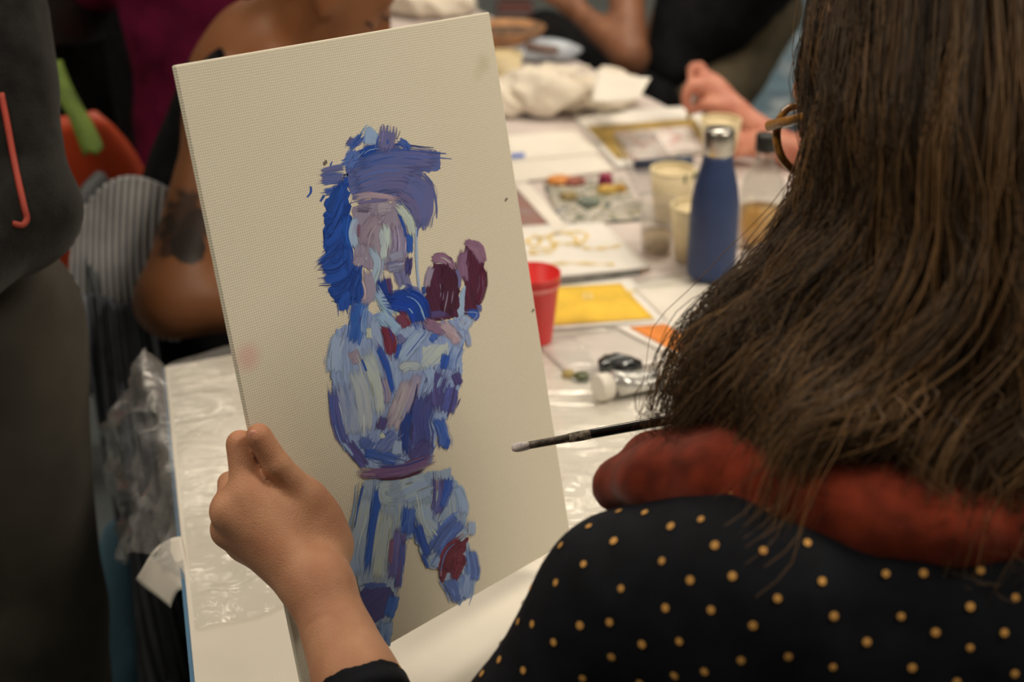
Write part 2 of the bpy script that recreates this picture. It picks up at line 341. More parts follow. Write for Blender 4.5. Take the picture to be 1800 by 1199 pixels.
ILL = A(.70, .615, .52)                 # light reaching the canvas, used to turn seen colours into paint colours
def pc(c): return tuple(np.clip(np.array(srgb(*c))/ILL, .004, .92))
def paint_mat():
    m = bpy.data.materials.new('oil_paint'); nt, N, L, b = nodes(m); out = N['Material Output']
    uv = N.new('ShaderNodeUVMap'); uv.uv_map = 'metres'; ed = N.new('ShaderNodeUVMap'); ed.uv_map = 'span'
    def streak(sx, sy, det=3):
        mp = N.new('ShaderNodeMapping'); mp.inputs['Scale'].default_value = (sx, sy, 1); L.new(uv.outputs[0], mp.inputs[0])
        n = N.new('ShaderNodeTexNoise'); n.inputs['Scale'].default_value = 1; n.inputs['Detail'].default_value = det; n.inputs['Distortion'].default_value = .4; L.new(mp.outputs[0], n.inputs['Vector']); return n.outputs['Fac']
    s1, s2, s3 = streak(520, 22), streak(170, 34), streak(800, 16, 2)
    ca = N.new('ShaderNodeVertexColor'); ca.layer_name = 'ca'; cb = N.new('ShaderNodeVertexColor'); cb.layer_name = 'cb'
    ad = N.new('ShaderNodeMath'); ad.operation = 'ADD'; L.new(s1, ad.inputs[0]); L.new(s2, ad.inputs[1])
    mr = N.new('ShaderNodeMapRange'); mr.inputs[1].default_value = .78; mr.inputs[2].default_value = 1.22; L.new(ad.outputs[0], mr.inputs[0])
    mx = N.new('ShaderNodeMixRGB'); L.new(mr.outputs[0], mx.inputs[0]); L.new(ca.outputs[0], mx.inputs[1]); L.new(cb.outputs[0], mx.inputs[2]); L.new(mx.outputs[0], b.inputs['Base Color'])
    b.inputs['Roughness'].default_value = .38; b.inputs['Specular IOR Level'].default_value = .35
    bp = N.new('ShaderNodeBump'); bp.inputs['Strength'].default_value = .35; bp.inputs['Distance'].default_value = .0007; L.new(ad.outputs[0], bp.inputs['Height']); L.new(bp.outputs[0], b.inputs['Normal'])
    # bristle-dry ends and sides: coverage breaks up along the hairs' tracks
    sp = N.new('ShaderNodeSeparateXYZ'); L.new(ed.outputs[0], sp.inputs[0])
    def edge(o, lo, hi):
        a = N.new('ShaderNodeMath'); a.operation = 'SUBTRACT'; a.inputs[1].default_value = .5; L.new(o, a.inputs[0])
        c = N.new('ShaderNodeMath'); c.operation = 'ABSOLUTE'; L.new(a.outputs[0], c.inputs[0])
        r = N.new('ShaderNodeMapRange'); r.interpolation_type = 'SMOOTHSTEP'; r.inputs[1].default_value = lo; r.inputs[2].default_value = hi; L.new(c.outputs[0], r.inputs[0]); return r.outputs[0]
    e = N.new('ShaderNodeMath'); e.operation = 'MAXIMUM'; L.new(edge(sp.outputs[1], .22, .5), e.inputs[0])
    e2 = N.new('ShaderNodeMath'); e2.operation = 'MULTIPLY'; e2.inputs[1].default_value = .75; L.new(edge(sp.outputs[0], .20, .5), e2.inputs[0]); L.new(e2.outputs[0], e.inputs[1])
    q = N.new('ShaderNodeMath'); q.operation = 'MULTIPLY_ADD'; q.inputs[1].default_value = .52; q.inputs[2].default_value = .25; L.new(e.outputs[0], q.inputs[0])
    g = N.new('ShaderNodeMapRange'); g.inputs[1].default_value = -.17; g.inputs[2].default_value = .11
    sb = N.new('ShaderNodeMath'); sb.operation = 'SUBTRACT'; L.new(s3, sb.inputs[0]); L.new(q.outputs[0], sb.inputs[1]); L.new(sb.outputs[0], g.inputs[0]); L.new(g.outputs[0], b.inputs['Alpha'])
    return m
M_paint = paint_mat(); _layer = [0]; _stk = ([], [], []); _last = [(.1, .15, .4)]
CROP = {'A': (520, 200, 3.332), 'B': (540, 520, 3.526), 'C': (560, 820, 3.331), 'D': (0, 0, 1)}
def _pmesh(V, F, met, spn, c1, c2):
    me = bpy.data.meshes.new('paint_stroke'); me.from_pydata([tuple(map(float, v)) for v in V], [], F)
    for nm, arr in (('metres', met), ('span', spn)):
        l = me.uv_layers.new(name=nm)
        for lp in me.loops: l.data[lp.index].uv = arr[lp.vertex_index]
    for nm, arr in (('ca', c1), ('cb', c2)):
        a = me.color_attributes.new(nm, 'FLOAT_COLOR', 'POINT'); a.data.foreach_set('color', np.array([(*c, 1) for c in arr], np.float32).ravel())
    _layer[0] += 1
    return link('paint_stroke', me, M_paint, canvas, False)
def lerpc(a, b, t): return tuple(np.array(a)*(1-t)+np.array(b)*t)
def S(cr, pts, w, c, c2=None, cend=None, dry=1.0):
    ox, oy, s = CROP[cr]; p = np.array([(ox+x/s, oy+y/s) for x, y in pts], float); K = max(12, 6*len(pts)); p = spline(p, K)
    wm = w/s*1.25; z = .00012+.000007*_layer[0]; c1 = pc(c); c2 = pc(c2) if c2 else tuple(np.clip(np.array(c1)*.62+.02, 0, 1)); ce = pc(cend) if cend else None
    tg = np.gradient(p, axis=0); tg /= np.linalg.norm(tg, axis=1)[:, None]+1e-9; nr = np.stack([-tg[:, 1], tg[:, 0]], 1)
    L = np.concatenate([[0], np.cumsum(np.linalg.norm(np.diff(p, axis=0), axis=1))])/2100; V, me_, sp, a1, a2 = [], [], [], [], []; n = 8; off = random.random()*3
    ph = random.random()*9
    for i in range(K):
        t = i/(K-1); ww = wm*(1-.22*abs(2*t-1)**3)*(1+.09*math.sin(5*t+ph)+.05*math.sin(17*t+ph))
        for j in range(n+1):
            u = j/n; q = p[i]+nr[i]*(u-.5)*ww + tg[i]*wm*(.10*math.sin(j*2.3+ph)+.22*(2*t-1)/abs(2*t-1+1e-6))*(1 if i in (0, K-1) else 0) - tg[i]*wm*.12*(2*u-1)**2*(2*t-1)
            k = c_uv(q[0], q[1]); V.append((k[0], k[1], z+.00014*math.sin(math.pi*u))); me_.append((u*ww/2100+off, L[i]+off)); sp.append((u, .5+(t-.5)*dry))
            cc = lerpc(c1, ce, t) if ce else c1; a1.append(cc); a2.append(lerpc(c2, ce, t*.6) if ce else c2)
    F = [(i*(n+1)+j, (i+1)*(n+1)+j, (i+1)*(n+1)+j+1, i*(n+1)+j+1) for i in range(K-1) for j in range(n)]
    o = _pmesh(V, F, me_, sp, a1, a2)
    # loose bristle tracks dragged along the stroke, in its own and its neighbour's colour
    if w/s > 7:
        pool = [c1, c2, tuple(np.clip(np.array(c1)*1.35+.015, 0, .9)), tuple(np.array(c1)*.6), _last[-1]]
        for _ in range(3+int(w/s/6)):
            a, b = sorted((random.uniform(-.09, .75), random.uniform(.3, 1.09))); b = max(b, a+.25); u0 = random.uniform(-.54, .54); tw = wm*random.uniform(.03, .10); sc = random.choice(pool); zz = z+.000004+.00014*(1-min(1, abs(u0)*2)**2)
            k0 = len(_stk[0]); M_ = 9
            for i in range(M_):
                t = a+(b-a)*i/(M_-1); x = min(max(t, 0), 1)*(K-1); i_ = min(int(x), K-2); f_ = x-i_; q = p[i_]*(1-f_)+p[i_+1]*f_; tt_, nn_ = tg[i_], nr[i_]
                if t < 0: q = q+tt_*t*L[-1]*2100
                if t > 1: q = q+tt_*(t-1)*L[-1]*2100
                q = q+nn_*u0*wm*(1+.06*math.sin(9*t+ph)); hw = tw*.5*math.sin(math.pi*(.12+.76*i/(M_-1)))
                for sg in (-1, 1): kk = c_uv(*(q+nn_*hw*sg)); _stk[0].append((kk[0], kk[1], zz)); _stk[2].append(sc)
            _stk[1].extend([(k0+2*i, k0+2*i+2, k0+2*i+3, k0+2*i+1) for i in range(M_-1)])
    _last.append(c1); return o
def G(cr, pts, c, c2=None, ang=90, rag=.0012):
    ox, oy, s = CROP[cr]; p = np.array([c_uv(ox+x/s, oy+y/s) for x, y in pts]); q = []
    for i in range(len(p)):
        a, b = p[i], p[(i+1) % len(p)]; k = max(2, int(np.linalg.norm(b-a)/.002))
        for j in range(k): q.append(a+(b-a)*j/k)
    q = np.array(q); rr = np.random.default_rng(len(pts)*7+int(pts[0][0])); nz = rr.normal(size=len(q)); nz = (nz+np.roll(nz, 1)*.6)
    d = np.roll(q, -1, 0)-np.roll(q, 1, 0); d /= np.linalg.norm(d, axis=1)[:, None]+1e-9; q = q+np.stack([d[:, 1], -d[:, 0]], 1)*nz[:, None]*rag*.6
    z = .00012+.000007*_layer[0]; bm = bmesh.new(); vs_ = [bm.verts.new((x, y, z)) for x, y in q]; bm.faces.new(vs_); bmesh.ops.triangulate(bm, faces=bm.faces[:])
    if bm.faces[:] and sum(f.normal.z for f in bm.faces) < 0: bmesh.ops.reverse_faces(bm, faces=bm.faces[:])
    bm.verts.index_update(); V = [v.co[:] for v in bm.verts]; F = [[v.index for v in f.verts] for f in bm.faces]; bm.free()
    a = math.radians(ang); ux, uy = A(-math.sin(a), math.cos(a)), A(math.cos(a), math.sin(a))
    met = [(A(v[0], v[1]) @ ux, A(v[0], v[1]) @ uy) for v in V]; c1 = pc(c); c2 = pc(c2) if c2 else tuple(np.array(c1)*.65)
    return _pmesh(V, F, met, [(.5, .5)]*len(V), [c1]*len(V), [c2]*len(V))
DB, BL, MB, SL = (20, 55, 122), (36, 74, 150), (72, 88, 140), (92, 92, 130); LB, PB, PG = (140, 156, 182), (152, 160, 166), (174, 178, 164)
LV, MV, PL, PU, RD, PK = (140, 126, 138), (122, 88, 110), (62, 26, 44), (72, 64, 112), (106, 38, 54), (160, 132, 138)
# --- hat and hair
G('A', [(290, 330), (330, 250), (400, 200), (480, 170), (600, 190), (690, 220), (845, 222), (850, 325), (745, 350), (730, 410), (790, 560), (775, 635), (715, 672), (650, 560), (560, 495), (330, 500), (300, 420)], SL, MB, 15)
S('A', [(300, 310), (215, 325), (130, 350)], 38, SL, MB); S('A', [(300, 375), (210, 378), (128, 388)], 60, MB, SL); S('A', [(310, 430), (220, 450), (150, 462)], 44, BL, MB); S('A', [(216, 272), (198, 312)], 9, BL); S('A', [(86, 412), (88, 460), (56, 500)], 12, BL)
S('A', [(170, 470), (140, 520)], 16, BL); S('A', [(395, 118), (350, 165), (300, 205)], 48, BL, MB); S('A', [(335, 132), (300, 188)], 26, SL); S('A', [(360, 200), (330, 260), (290, 340)], 70, (80, 108, 168), MB)
S('A', [(470, 85), (435, 130), (425, 195)], 85, (128, 150, 176), LB); S('A', [(480, 200), (420, 215), (375, 260)], 52, DB, (30, 70, 150)); S('A', [(590, 150), (640, 180), (665, 225)], 40, BL, MB)
S('A', [(545, 92), (535, 150), (530, 215)], 100, (100, 94, 134), SL, dry=.8)
S('A', [(300, 330), (540, 262), (700, 262), (862, 275)], 115, (58, 78, 136), MB, (100, 92, 128)); S('A', [(300, 400), (500, 335), (745, 330)], 110, (64, 84, 140), SL, (92, 92, 132)); S('A', [(315, 465), (520, 405), (720, 410)], 95, (78, 88, 134), SL, (96, 88, 126))
S('A', [(640, 390), (740, 470), (745, 640)], 135, (92, 90, 130), (86, 92, 138), dry=.75); S('A', [(610, 480), (690, 540), (720, 620)], 60, (98, 88, 124), SL, dry=.7)
G('A', [(300, 375), (220, 440), (180, 540), (168, 640), (160, 770), (195, 850), (150, 900), (200, 960), (205, 1070), (290, 1130), (400, 1100), (380, 900), (330, 800), (330, 600), (310, 450)], DB, BL, 75, .002)
for q in ([(295, 370), (235, 520), (175, 640)], [(305, 480), (240, 640), (180, 730)], [(300, 600), (230, 720), (145, 795)], [(310, 680), (220, 810), (112, 908)], [(300, 840), (230, 900), (130, 905)], [(320, 900), (240, 960), (145, 975)], [(340, 950), (260, 1040), (190, 1060)], [(340, 1020), (280, 1100), (285, 1165)], [(370, 900), (330, 1000), (330, 1120)]):
    S('A', q, 62, random.choice([DB, (26, 66, 140), (16, 48, 110)]), BL)
S('A', [(310, 560), (290, 700), (320, 820)], 60, (26, 74, 150), DB); S('A', [(250, 400), (215, 520), (195, 600)], 40, (30, 66, 128), DB)
# --- face
G('A', [(335, 545), (440, 515), (585, 515), (645, 700), (645, 910), (500, 910), (400, 905), (340, 850)], LV, (126, 112, 130), 80)
S('A', [(335, 490), (450, 478), (605, 505)], 34, PK, LV, dry=.85); S('A', [(340, 522), (450, 510), (560, 500)], 20, (112, 96, 122), SL)
S('A', [(350, 548), (440, 560)], 46, (84, 74, 96), LV); S('A', [(460, 560), (570, 545)], 70, LV, (150, 138, 146)); S('A', [(510, 590), (430, 690), (400, 800)], 95, (136, 120, 130), (118, 102, 118)); S('A', [(590, 620), (610, 760), (590, 900)], 90, (142, 128, 148), (110, 100, 130))
S('A', [(365, 590), (330, 690), (352, 805)], 44, (150, 166, 176), LB); S('A', [(372, 640), (364, 730)], 18, (112, 82, 100)); S('A', [(560, 640), (590, 720)], 22, (116, 84, 104), LV); S('A', [(520, 660), (520, 760), (505, 860)], 58, (170, 178, 170), PB, dry=.8); S('A', [(490, 620), (470, 720), (488, 860)], 34, (136, 122, 134), LV)
S('A', [(450, 795), (485, 880), (450, 1010), (480, 1080)], 66, (156, 170, 172), LB, dry=.8); S('A', [(365, 830), (375, 900)], 62, (136, 122, 138), LV); S('A', [(535, 850), (640, 820)], 60, (132, 132, 152), LV); S('A', [(520, 905), (640, 890)], 60, (140, 138, 154), SL); S('A', [(600, 900), (625, 980), (645, 1060)], 70, (120, 116, 146), SL)
S('A', [(600, 540), (660, 630), (685, 720)], 50, (164, 170, 160), PG, dry=.8); S('A', [(596, 570), (630, 660), (645, 740)], 14, BL); S('A', [(664, 690), (668, 830)], 38, (44, 82, 150), BL); S('A', [(665, 820), (652, 960)], 40, (52, 48, 92), PU); S('A', [(704, 670), (706, 860), (720, 1020)], 16, (150, 160, 172), LB, dry=.7); S('A', [(712, 665), (706, 730)], 10, BL)
S('A', [(410, 920), (440, 1040), (390, 1120)], 56, (140, 128, 146), LV, dry=.8); S('A', [(382, 960), (404, 1040), (392, 1110)], 12, (186, 166, 170), PK)
S('A', [(505, 940), (520, 1060), (590, 1120)], 80, (28, 44, 108), DB); S('A', [(532, 950), (552, 1070)], 36, (88, 36, 62), PU); S('A', [(470, 1010), (530, 1120), (560, 1200)], 74, (136, 158, 180), LB); S('A', [(620, 1040), (700, 1090), (750, 1170)], 110, (18, 64, 150), DB, dry=.85); S('A', [(745, 1005), (752, 1060)], 22, BL); S('A', [(596, 1092), (640, 1190)], 28, (104, 40, 60), RD); S('A', [(640, 1000), (600, 1040)], 20, (176, 174, 160), PG)
# --- raised hands
G('A', [(985, 1000), (1000, 1010), (985, 1199), (930, 1199), (955, 1080)], (142, 160, 176), LB, 100)
G('A', [(820, 825), (900, 840), (945, 920), (962, 1000), (945, 1180), (850, 1215), (760, 1199), (755, 1020), (790, 930)], PL, (76, 32, 58), 95); S('A', [(812, 850), (860, 850), (915, 890)], 62, (132, 96, 116), MV, dry=.7); S('A', [(800, 880), (775, 960), (765, 1030)], 34, (134, 118, 138), LV); S('A', [(880, 900), (900, 1020), (880, 1160)], 80, (64, 24, 44), PL, dry=.7); S('A', [(930, 900), (955, 960), (955, 1040)], 20, (110, 100, 136), SL); S('A', [(770, 1180), (900, 1170)], 36, (86, 52, 78), PU)
G('A', [(1000, 745), (1060, 742), (1100, 830), (1115, 980), (1085, 1110), (1050, 1180), (980, 1175), (990, 1000), (960, 900)], PL, (84, 30, 54), 95); S('A', [(1005, 755), (1060, 790), (1088, 855)], 62, (140, 100, 118), MV, dry=.7); S('A', [(985, 800), (970, 880), (985, 970)], 54, (116, 82, 108), MV, dry=.8); S('A', [(1095, 900), (1095, 1020), (1060, 1130)], 40, (92, 28, 52), PL); S('A', [(1070, 1110), (1075, 1165)], 26, (74, 74, 128), SL)
# --- torso and arms
G('B', [(180, 205), (260, 180), (330, 70), (520, 150), (730, 180), (880, 150), (1000, 150), (995, 215), (960, 320), (958, 520), (900, 700), (860, 760), (790, 900), (770, 1030), (380, 1075), (320, 1040), (210, 920), (155, 620), (138, 400)], LB, (120, 132, 168), 80)
S('B', [(330, 10), (310, 150), (275, 330)], 95, (62, 98, 162), (40, 80, 150)); S('B', [(365, 50), (345, 150), (350, 260)], 44, LB, (90, 120, 168)); S('B', [(215, 205), (170, 360), (165, 510)], 95, (150, 162, 184), LB); S('B', [(155, 530), (180, 780), (240, 950)], 66, (88, 84, 136), (66, 84, 144)); S('B', [(200, 490), (270, 740), (300, 890)], 120, (150, 156, 168), (112, 124, 160)); S('B', [(280, 410), (345, 640), (350, 890)], 115, (164, 166, 168), PB)
S('B', [(270, 330), (320, 430)], 60, (140, 124, 134), LV); S('B', [(380, 185), (382, 275)], 40, (176, 172, 150), PG); S('B', [(350, 340), (430, 540), (455, 760)], 84, (178, 180, 164), PB, dry=.85); S('B', [(400, 120), (420, 230), (435, 340)], 60, (134, 144, 172), LB); S('B', [(330, 380), (370, 480)], 14, BL)
S('B', [(430, 80), (500, 170), (590, 240)], 84, (132, 160, 184), LB); S('B', [(490, 10), (650, 50), (710, 180)], 130, (16, 58, 146), DB, dry=.85); S('B', [(470, 160), (510, 270), (525, 390)], 76, (104, 40, 60), RD); S('B', [(555, 100), (600, 160), (625, 200)], 70, (108, 60, 80), RD); S('B', [(425, 290), (490, 440), (535, 640)], 38, (34, 74, 152), BL); S('B', [(455, 480), (490, 590), (490, 690)], 44, (146, 132, 146), LV)
S('B', [(575, 290), (545, 400)], 34, (52, 76, 146), BL); S('B', [(545, 430), (640, 310), (730, 200)], 80, (138, 154, 180), LB); S('B', [(600, 250), (560, 280)], 50, (112, 112, 150), SL)
G('B', [(715, 320), (860, 290), (868, 360), (790, 440), (700, 470)], (172, 176, 164), PB, 20); S('B', [(730, 170), (780, 190), (830, 225)], 74, (126, 98, 122), MV, dry=.8); S('B', [(760, 240), (800, 275)], 56, (74, 100, 156), BL); S('B', [(825, 165), (900, 240), (930, 300)], 66, (160, 142, 148), PK, dry=.85); S('B', [(1000, 120), (950, 220)], 74, (142, 150, 172), LB); S('B', [(965, 105), (1045, 110), (1010, 160)], 44, (44, 76, 146), BL); S('B', [(985, 230), (1000, 310)], 34, (132, 140, 166), LB, dry=.8); S('B', [(865, 350), (835, 470)], 50, (40, 76, 148), BL); S('B', [(950, 290), (905, 400), (900, 480)], 64, (74, 98, 156), LB)
S('B', [(560, 470), (620, 430), (720, 440)], 60, (166, 168, 160), PB); S('B', [(640, 480), (570, 680), (500, 860)], 84, (164, 150, 154), LV); S('B', [(700, 440), (640, 620), (560, 820)], 62, (158, 138, 144), (130, 128, 156)); S('B', [(720, 420), (770, 520), (720, 640)], 70, (130, 148, 178), LB)
S('B', [(830, 470), (790, 580), (800, 700)], 130, (66, 66, 116), PU, dry=.85); S('B', [(905, 470), (945, 560)], 54, (62, 52, 100), PU); S('B', [(900, 550), (880, 640), (850, 750)], 90, (72, 80, 142), PU); S('B', [(730, 580), (690, 780), (700, 1000)], 150, (68, 68, 118), (56, 66, 124)); S('B', [(640, 680), (600, 860), (585, 1010)], 70, (44, 58, 112), DB); S('B', [(790, 740), (840, 860), (850, 960)], 84, (66, 94, 158), BL); S('B', [(870, 880), (850, 955)], 40, (44, 76, 146), BL)
S('B', [(475, 740), (445, 840)], 54, (76, 62, 100), PU); S('B', [(450, 850), (470, 885)], 36, (176, 172, 156), PG); S('B', [(390, 880), (340, 960)], 100, (88, 106, 160), MB); S('B', [(560, 840), (500, 900), (420, 990)], 90, (112, 122, 162), MB); S('B', [(560, 880), (550, 1000)], 66, (142, 152, 174), LB); S('B', [(320, 960), (440, 990), (600, 1030)], 70, (70, 92, 152), BL); S('B', [(240, 880), (300, 980), (375, 1075)], 60, (82, 78, 132), PU); S('B', [(760, 880), (690, 980), (620, 1030)], 100, (68, 66, 118), PU); S('B', [(210, 900), (290, 1000)], 20, (130, 150, 178), LB)
# --- trousers
G('C', [(255, 85), (660, 30), (760, 15), (830, 130), (860, 260), (868, 420), (930, 660), (905, 715), (855, 780), (820, 812), (780, 770), (740, 680), (700, 600), (640, 590), (595, 510), (555, 405), (510, 430), (480, 700), (450, 740), (430, 900), (410, 1050), (345, 1078), (300, 940), (240, 720), (175, 500), (220, 280)], PB, (128, 144, 166), 85)
S('C', [(275, 100), (245, 300), (190, 520), (235, 700)], 86, (156, 162, 160), LB); S('C', [(262, 90), (235, 200), (195, 420)], 12, BL); S('C', [(350, 85), (320, 300), (265, 700)], 46, (46, 84, 156), BL); S('C', [(440, 110), (360, 130), (370, 190), (450, 210)], 60, (156, 166, 168), PB, dry=.85); S('C', [(460, 160), (560, 130), (660, 90)], 150, (158, 168, 170), LB, dry=.9); S('C', [(400, 240), (365, 460), (335, 690)], 96, (168, 170, 156), PB, dry=.88)
S('C', [(530, 215), (520, 320), (515, 420)], 84, (78, 106, 166), BL); S('C', [(480, 330), (450, 520), (430, 700)], 76, (104, 96, 148), PU); S('C', [(425, 410), (415, 590)], 32, (120, 72, 100), MV); S('C', [(500, 400), (470, 600), (455, 740)], 44, (60, 84, 152), PU); S('C', [(600, 170), (630, 320), (690, 410)], 112, (158, 166, 164), LB)
S('C', [(700, 40), (700, 180), (668, 295)], 76, (84, 86, 142), PU); S('C', [(765, 50), (740, 150), (700, 260)], 54, (54, 82, 152), BL); S('C', [(690, 70), (690, 150)], 24, (110, 80, 112), MV); S('C', [(800, 90), (835, 190), (845, 300)], 60, (134, 150, 174), LB); S('C', [(565, 310), (600, 440), (655, 550)], 54, (42, 72, 148), BL); S('C', [(850, 290), (740, 390), (650, 540)], 110, (76, 100, 162), MB); S('C', [(890, 310), (890, 410)], 42, (146, 152, 164), LB); S('C', [(600, 500), (640, 605)], 22, BL); S('C', [(700, 520), (680, 600)], 60, (128, 146, 176), LB)
S('C', [(880, 470), (900, 580), (900, 690)], 76, (88, 112, 160), MB); S('C', [(750, 640), (790, 720), (830, 805)], 80, (84, 110, 164), MB); S('C', [(860, 600), (850, 700), (830, 790)], 90, (86, 108, 158), LB)
G('C', [(868, 418), (770, 455), (722, 520), (700, 615), (712, 675), (760, 622), (785, 690), (835, 620), (862, 550), (845, 510)], RD, (84, 26, 44), 60, .0018); S('C', [(850, 430), (760, 500), (715, 640)], 80, (104, 36, 52), (84, 26, 44)); S('C', [(830, 540), (780, 680)], 50, (98, 36, 54), RD); S('C', [(713, 600), (708, 650)], 14, (150, 110, 120), RD)
G('C', [(240, 725), (400, 705), (442, 740), (380, 880), (290, 940), (258, 850)], (72, 62, 110), (56, 58, 110), 10); S('C', [(245, 705), (330, 695), (410, 700)], 32, (66, 84, 142), MB); S('C', [(445, 735), (420, 820), (400, 900)], 56, (62, 102, 166), BL); S('C', [(305, 930), (330, 1010), (355, 1078)], 56, (66, 98, 160), BL); S('C', [(390, 890), (385, 980), (385, 1060)], 70, (86, 118, 170), LB); S('C', [(425, 890), (420, 990)], 14, LB)
S('B', [(320, 1105), (560, 1085), (775, 1010)], 66, (116, 86, 118), (96, 66, 106), dry=.85); S('B', [(400, 1142), (590, 1125), (740, 1070)], 18, (72, 34, 60), PL); S('B', [(400, 1060), (600, 1050), (770, 990)], 20, (54, 56, 112), PU); S('B', [(318, 1110), (440, 1110)], 40, (134, 104, 118), MV)
for px, py, w in ((571, 285, 5), (889, 350, 3), (936, 545, 3)): S('D', [(px, py-w*.5), (px, py+w*.5)], w, (110, 96, 84), dry=.5)

nst = len(_stk[0]); st_o = _pmesh(_stk[0], _stk[1], [(v[0]*1.0, v[1]) for v in _stk[0]], [(.5, .5)]*nst, _stk[2], [tuple(np.array(c)*.85) for c in _stk[2]])
st_o.name = 'bristle_tracks'; tag(st_o, kind='stuff')
# ================================================================ people: shared parts
def skin(name, c, c2, sss=.12, bump=.12):
    return mat(name, c, .5, .1, 28, bump, 800, c2=c2, sss=sss, spec=.35)
def frame(f, up=(0, 0, 1)):
    f = unit(f); r = unit(np.cross(f, up)); u = np.cross(r, f); return r, f, u     # right, forward, up of the head
def head_prims(c, f, s=1.0, up=(0, 0, 1)):
    r, f, u = frame(f, up); ax = np.stack([r, f, u], 1); q = lambda a, b, d: c+s*(a*r+b*f+d*u)
    return [ell(q(0, -.012, .03), A(.074, .094, .088)*s, ax), ell(q(0, .022, -.03), A(.060, .068, .082)*s, ax, .03), ell(q(0, .05, -.088), A(.034, .034, .024)*s, ax, .035),
            cap(q(0, .088, .012), q(0, .108, -.028), .008*s, .012*s, .012), cap(q(-.012, .094, -.034), q(.012, .094, -.034), .008*s, None, .01),
            cap(q(-.022, .088, -.068), q(.022, .088, -.068), .008*s, None, .01), cap(q(-.02, .086, -.060), q(.02, .086, -.060), .006*s, None, .008),
            cap(q(-.042, .076, .030), q(.042, .076, .030), .010*s, None, .02),
            *[ell(q(e*.032, .078, .010), A(.014, .010, .009)*s, ax, .006) for e in (-1, 1)],
            *[ell(q(e*.074, -.008, -.01), A(.008, .018, .030)*s, ax, .008) for e in (-1, 1)]]
def hand_prims(w, d, nrm, s=1.0, curl=.5, side=1, k=.006):     # palm + five fingers from wrist w, along d; nrm = back of hand; side = where the thumb is
    d = unit(d); nrm = unit(nrm-d*(np.dot(nrm, d))); t = np.cross(d, nrm)*side; pr = []
    for i, (off, ln) in enumerate(((.030, .070), (.010, .078), (-.010, .073), (-.028, .058))):
        kn = w+s*(d*(.088-.006*abs(i-1))+t*off); pr.append(cap(w+s*(d*.015+t*off*.5), kn, .014*s, .0105*s, .012)); a = 0; p = kn; dd = d; seg = ln*s
        for j, fr in enumerate((.45, .31, .24)):
            a += curl*(.9 if j else .7); dd = d*math.cos(a)-nrm*math.sin(a); q = p+dd*seg*fr; pr.append(cap(p, q, (.0092-.0008*j)*s, (.0086-.0010*j)*s, k)); p = q
    b = w+s*(d*.022+t*.020); m1 = b+s*(d*.036+t*.026-nrm*.012); m2 = m1+s*unit(d*.8+t*.25-nrm*curl)*.032; m3 = m2+s*unit(d-t*.3*curl-nrm*curl)*.026
    pr += [cap(b, m1, .015*s, .0115*s, .012), cap(m1, m2, .011*s, .0098*s, k), cap(m2, m3, .0095*s, .0075*s, k)]
    return pr
def strands(name, paths, rads, cols, m, parent, n=3):          # many tapered hairs in one mesh
    Nn, K, _ = paths.shape; tg = np.gradient(paths, axis=1); tg /= np.linalg.norm(tg, axis=2, keepdims=True)+1e-12
    ref = np.array([.3, -.8, .5]); u = np.cross(tg, ref); u /= np.linalg.norm(u, axis=2, keepdims=True)+1e-9; w = np.cross(tg, u)
    V = np.stack([paths+rads[:, :, None]*(u*math.cos(6.2832*j/n)+w*math.sin(6.2832*j/n)) for j in range(n)], 2)
    idx = np.arange(Nn*K*n).reshape(Nn, K, n); Q = []
    for j in range(n):
        k = (j+1) % n; Q.append(np.stack([idx[:, :-1, j], idx[:, :-1, k], idx[:, 1:, k], idx[:, 1:, j]], -1).reshape(-1, 4))
    Q = np.concatenate(Q); me = bpy.data.meshes.new(name); V = wl(painter, V.reshape(-1, 3)); me.vertices.add(len(V)); me.vertices.foreach_set('co', V.ravel())
    me.loops.add(len(Q)*4); me.loops.foreach_set('vertex_index', Q.ravel()); me.polygons.add(len(Q)); me.polygons.foreach_set('loop_start', np.arange(len(Q))*4); me.polygons.foreach_set('loop_total', np.full(len(Q), 4))
    me.update(calc_edges=True); a = me.color_attributes.new('tint', 'FLOAT_COLOR', 'POINT'); C = np.ones((Nn, K, n, 4), np.float32); C[..., :3] = cols[:, None, None, :]; a.data.foreach_set('color', C.ravel())
    return link(name, me, m, parent)
def hair_mat(name, rough=.42):
    m = bpy.data.materials.new(name); nt, N, L, b = nodes(m); v = N.new('ShaderNodeVertexColor'); v.layer_name = 'tint'
    tc = N.new('ShaderNodeTexCoord'); n = N.new('ShaderNodeTexNoise'); n.inputs['Scale'].default_value = 22; L.new(tc.outputs['Object'], n.inputs['Vector'])
    mr = N.new('ShaderNodeMapRange'); mr.inputs[3].default_value = .6; mr.inputs[4].default_value = 1.35; L.new(n.outputs['Fac'], mr.inputs[0])
    x = N.new('ShaderNodeMixRGB'); x.blend_type = 'MULTIPLY'; x.inputs[0].default_value = 1; L.new(v.outputs[0], x.inputs[1]); L.new(mr.outputs[0], x.inputs[2]); L.new(x.outputs[0], b.inputs['Base Color'])
    b.inputs['Roughness'].default_value = rough; b.inputs['Specular IOR Level'].default_value = .35; return m

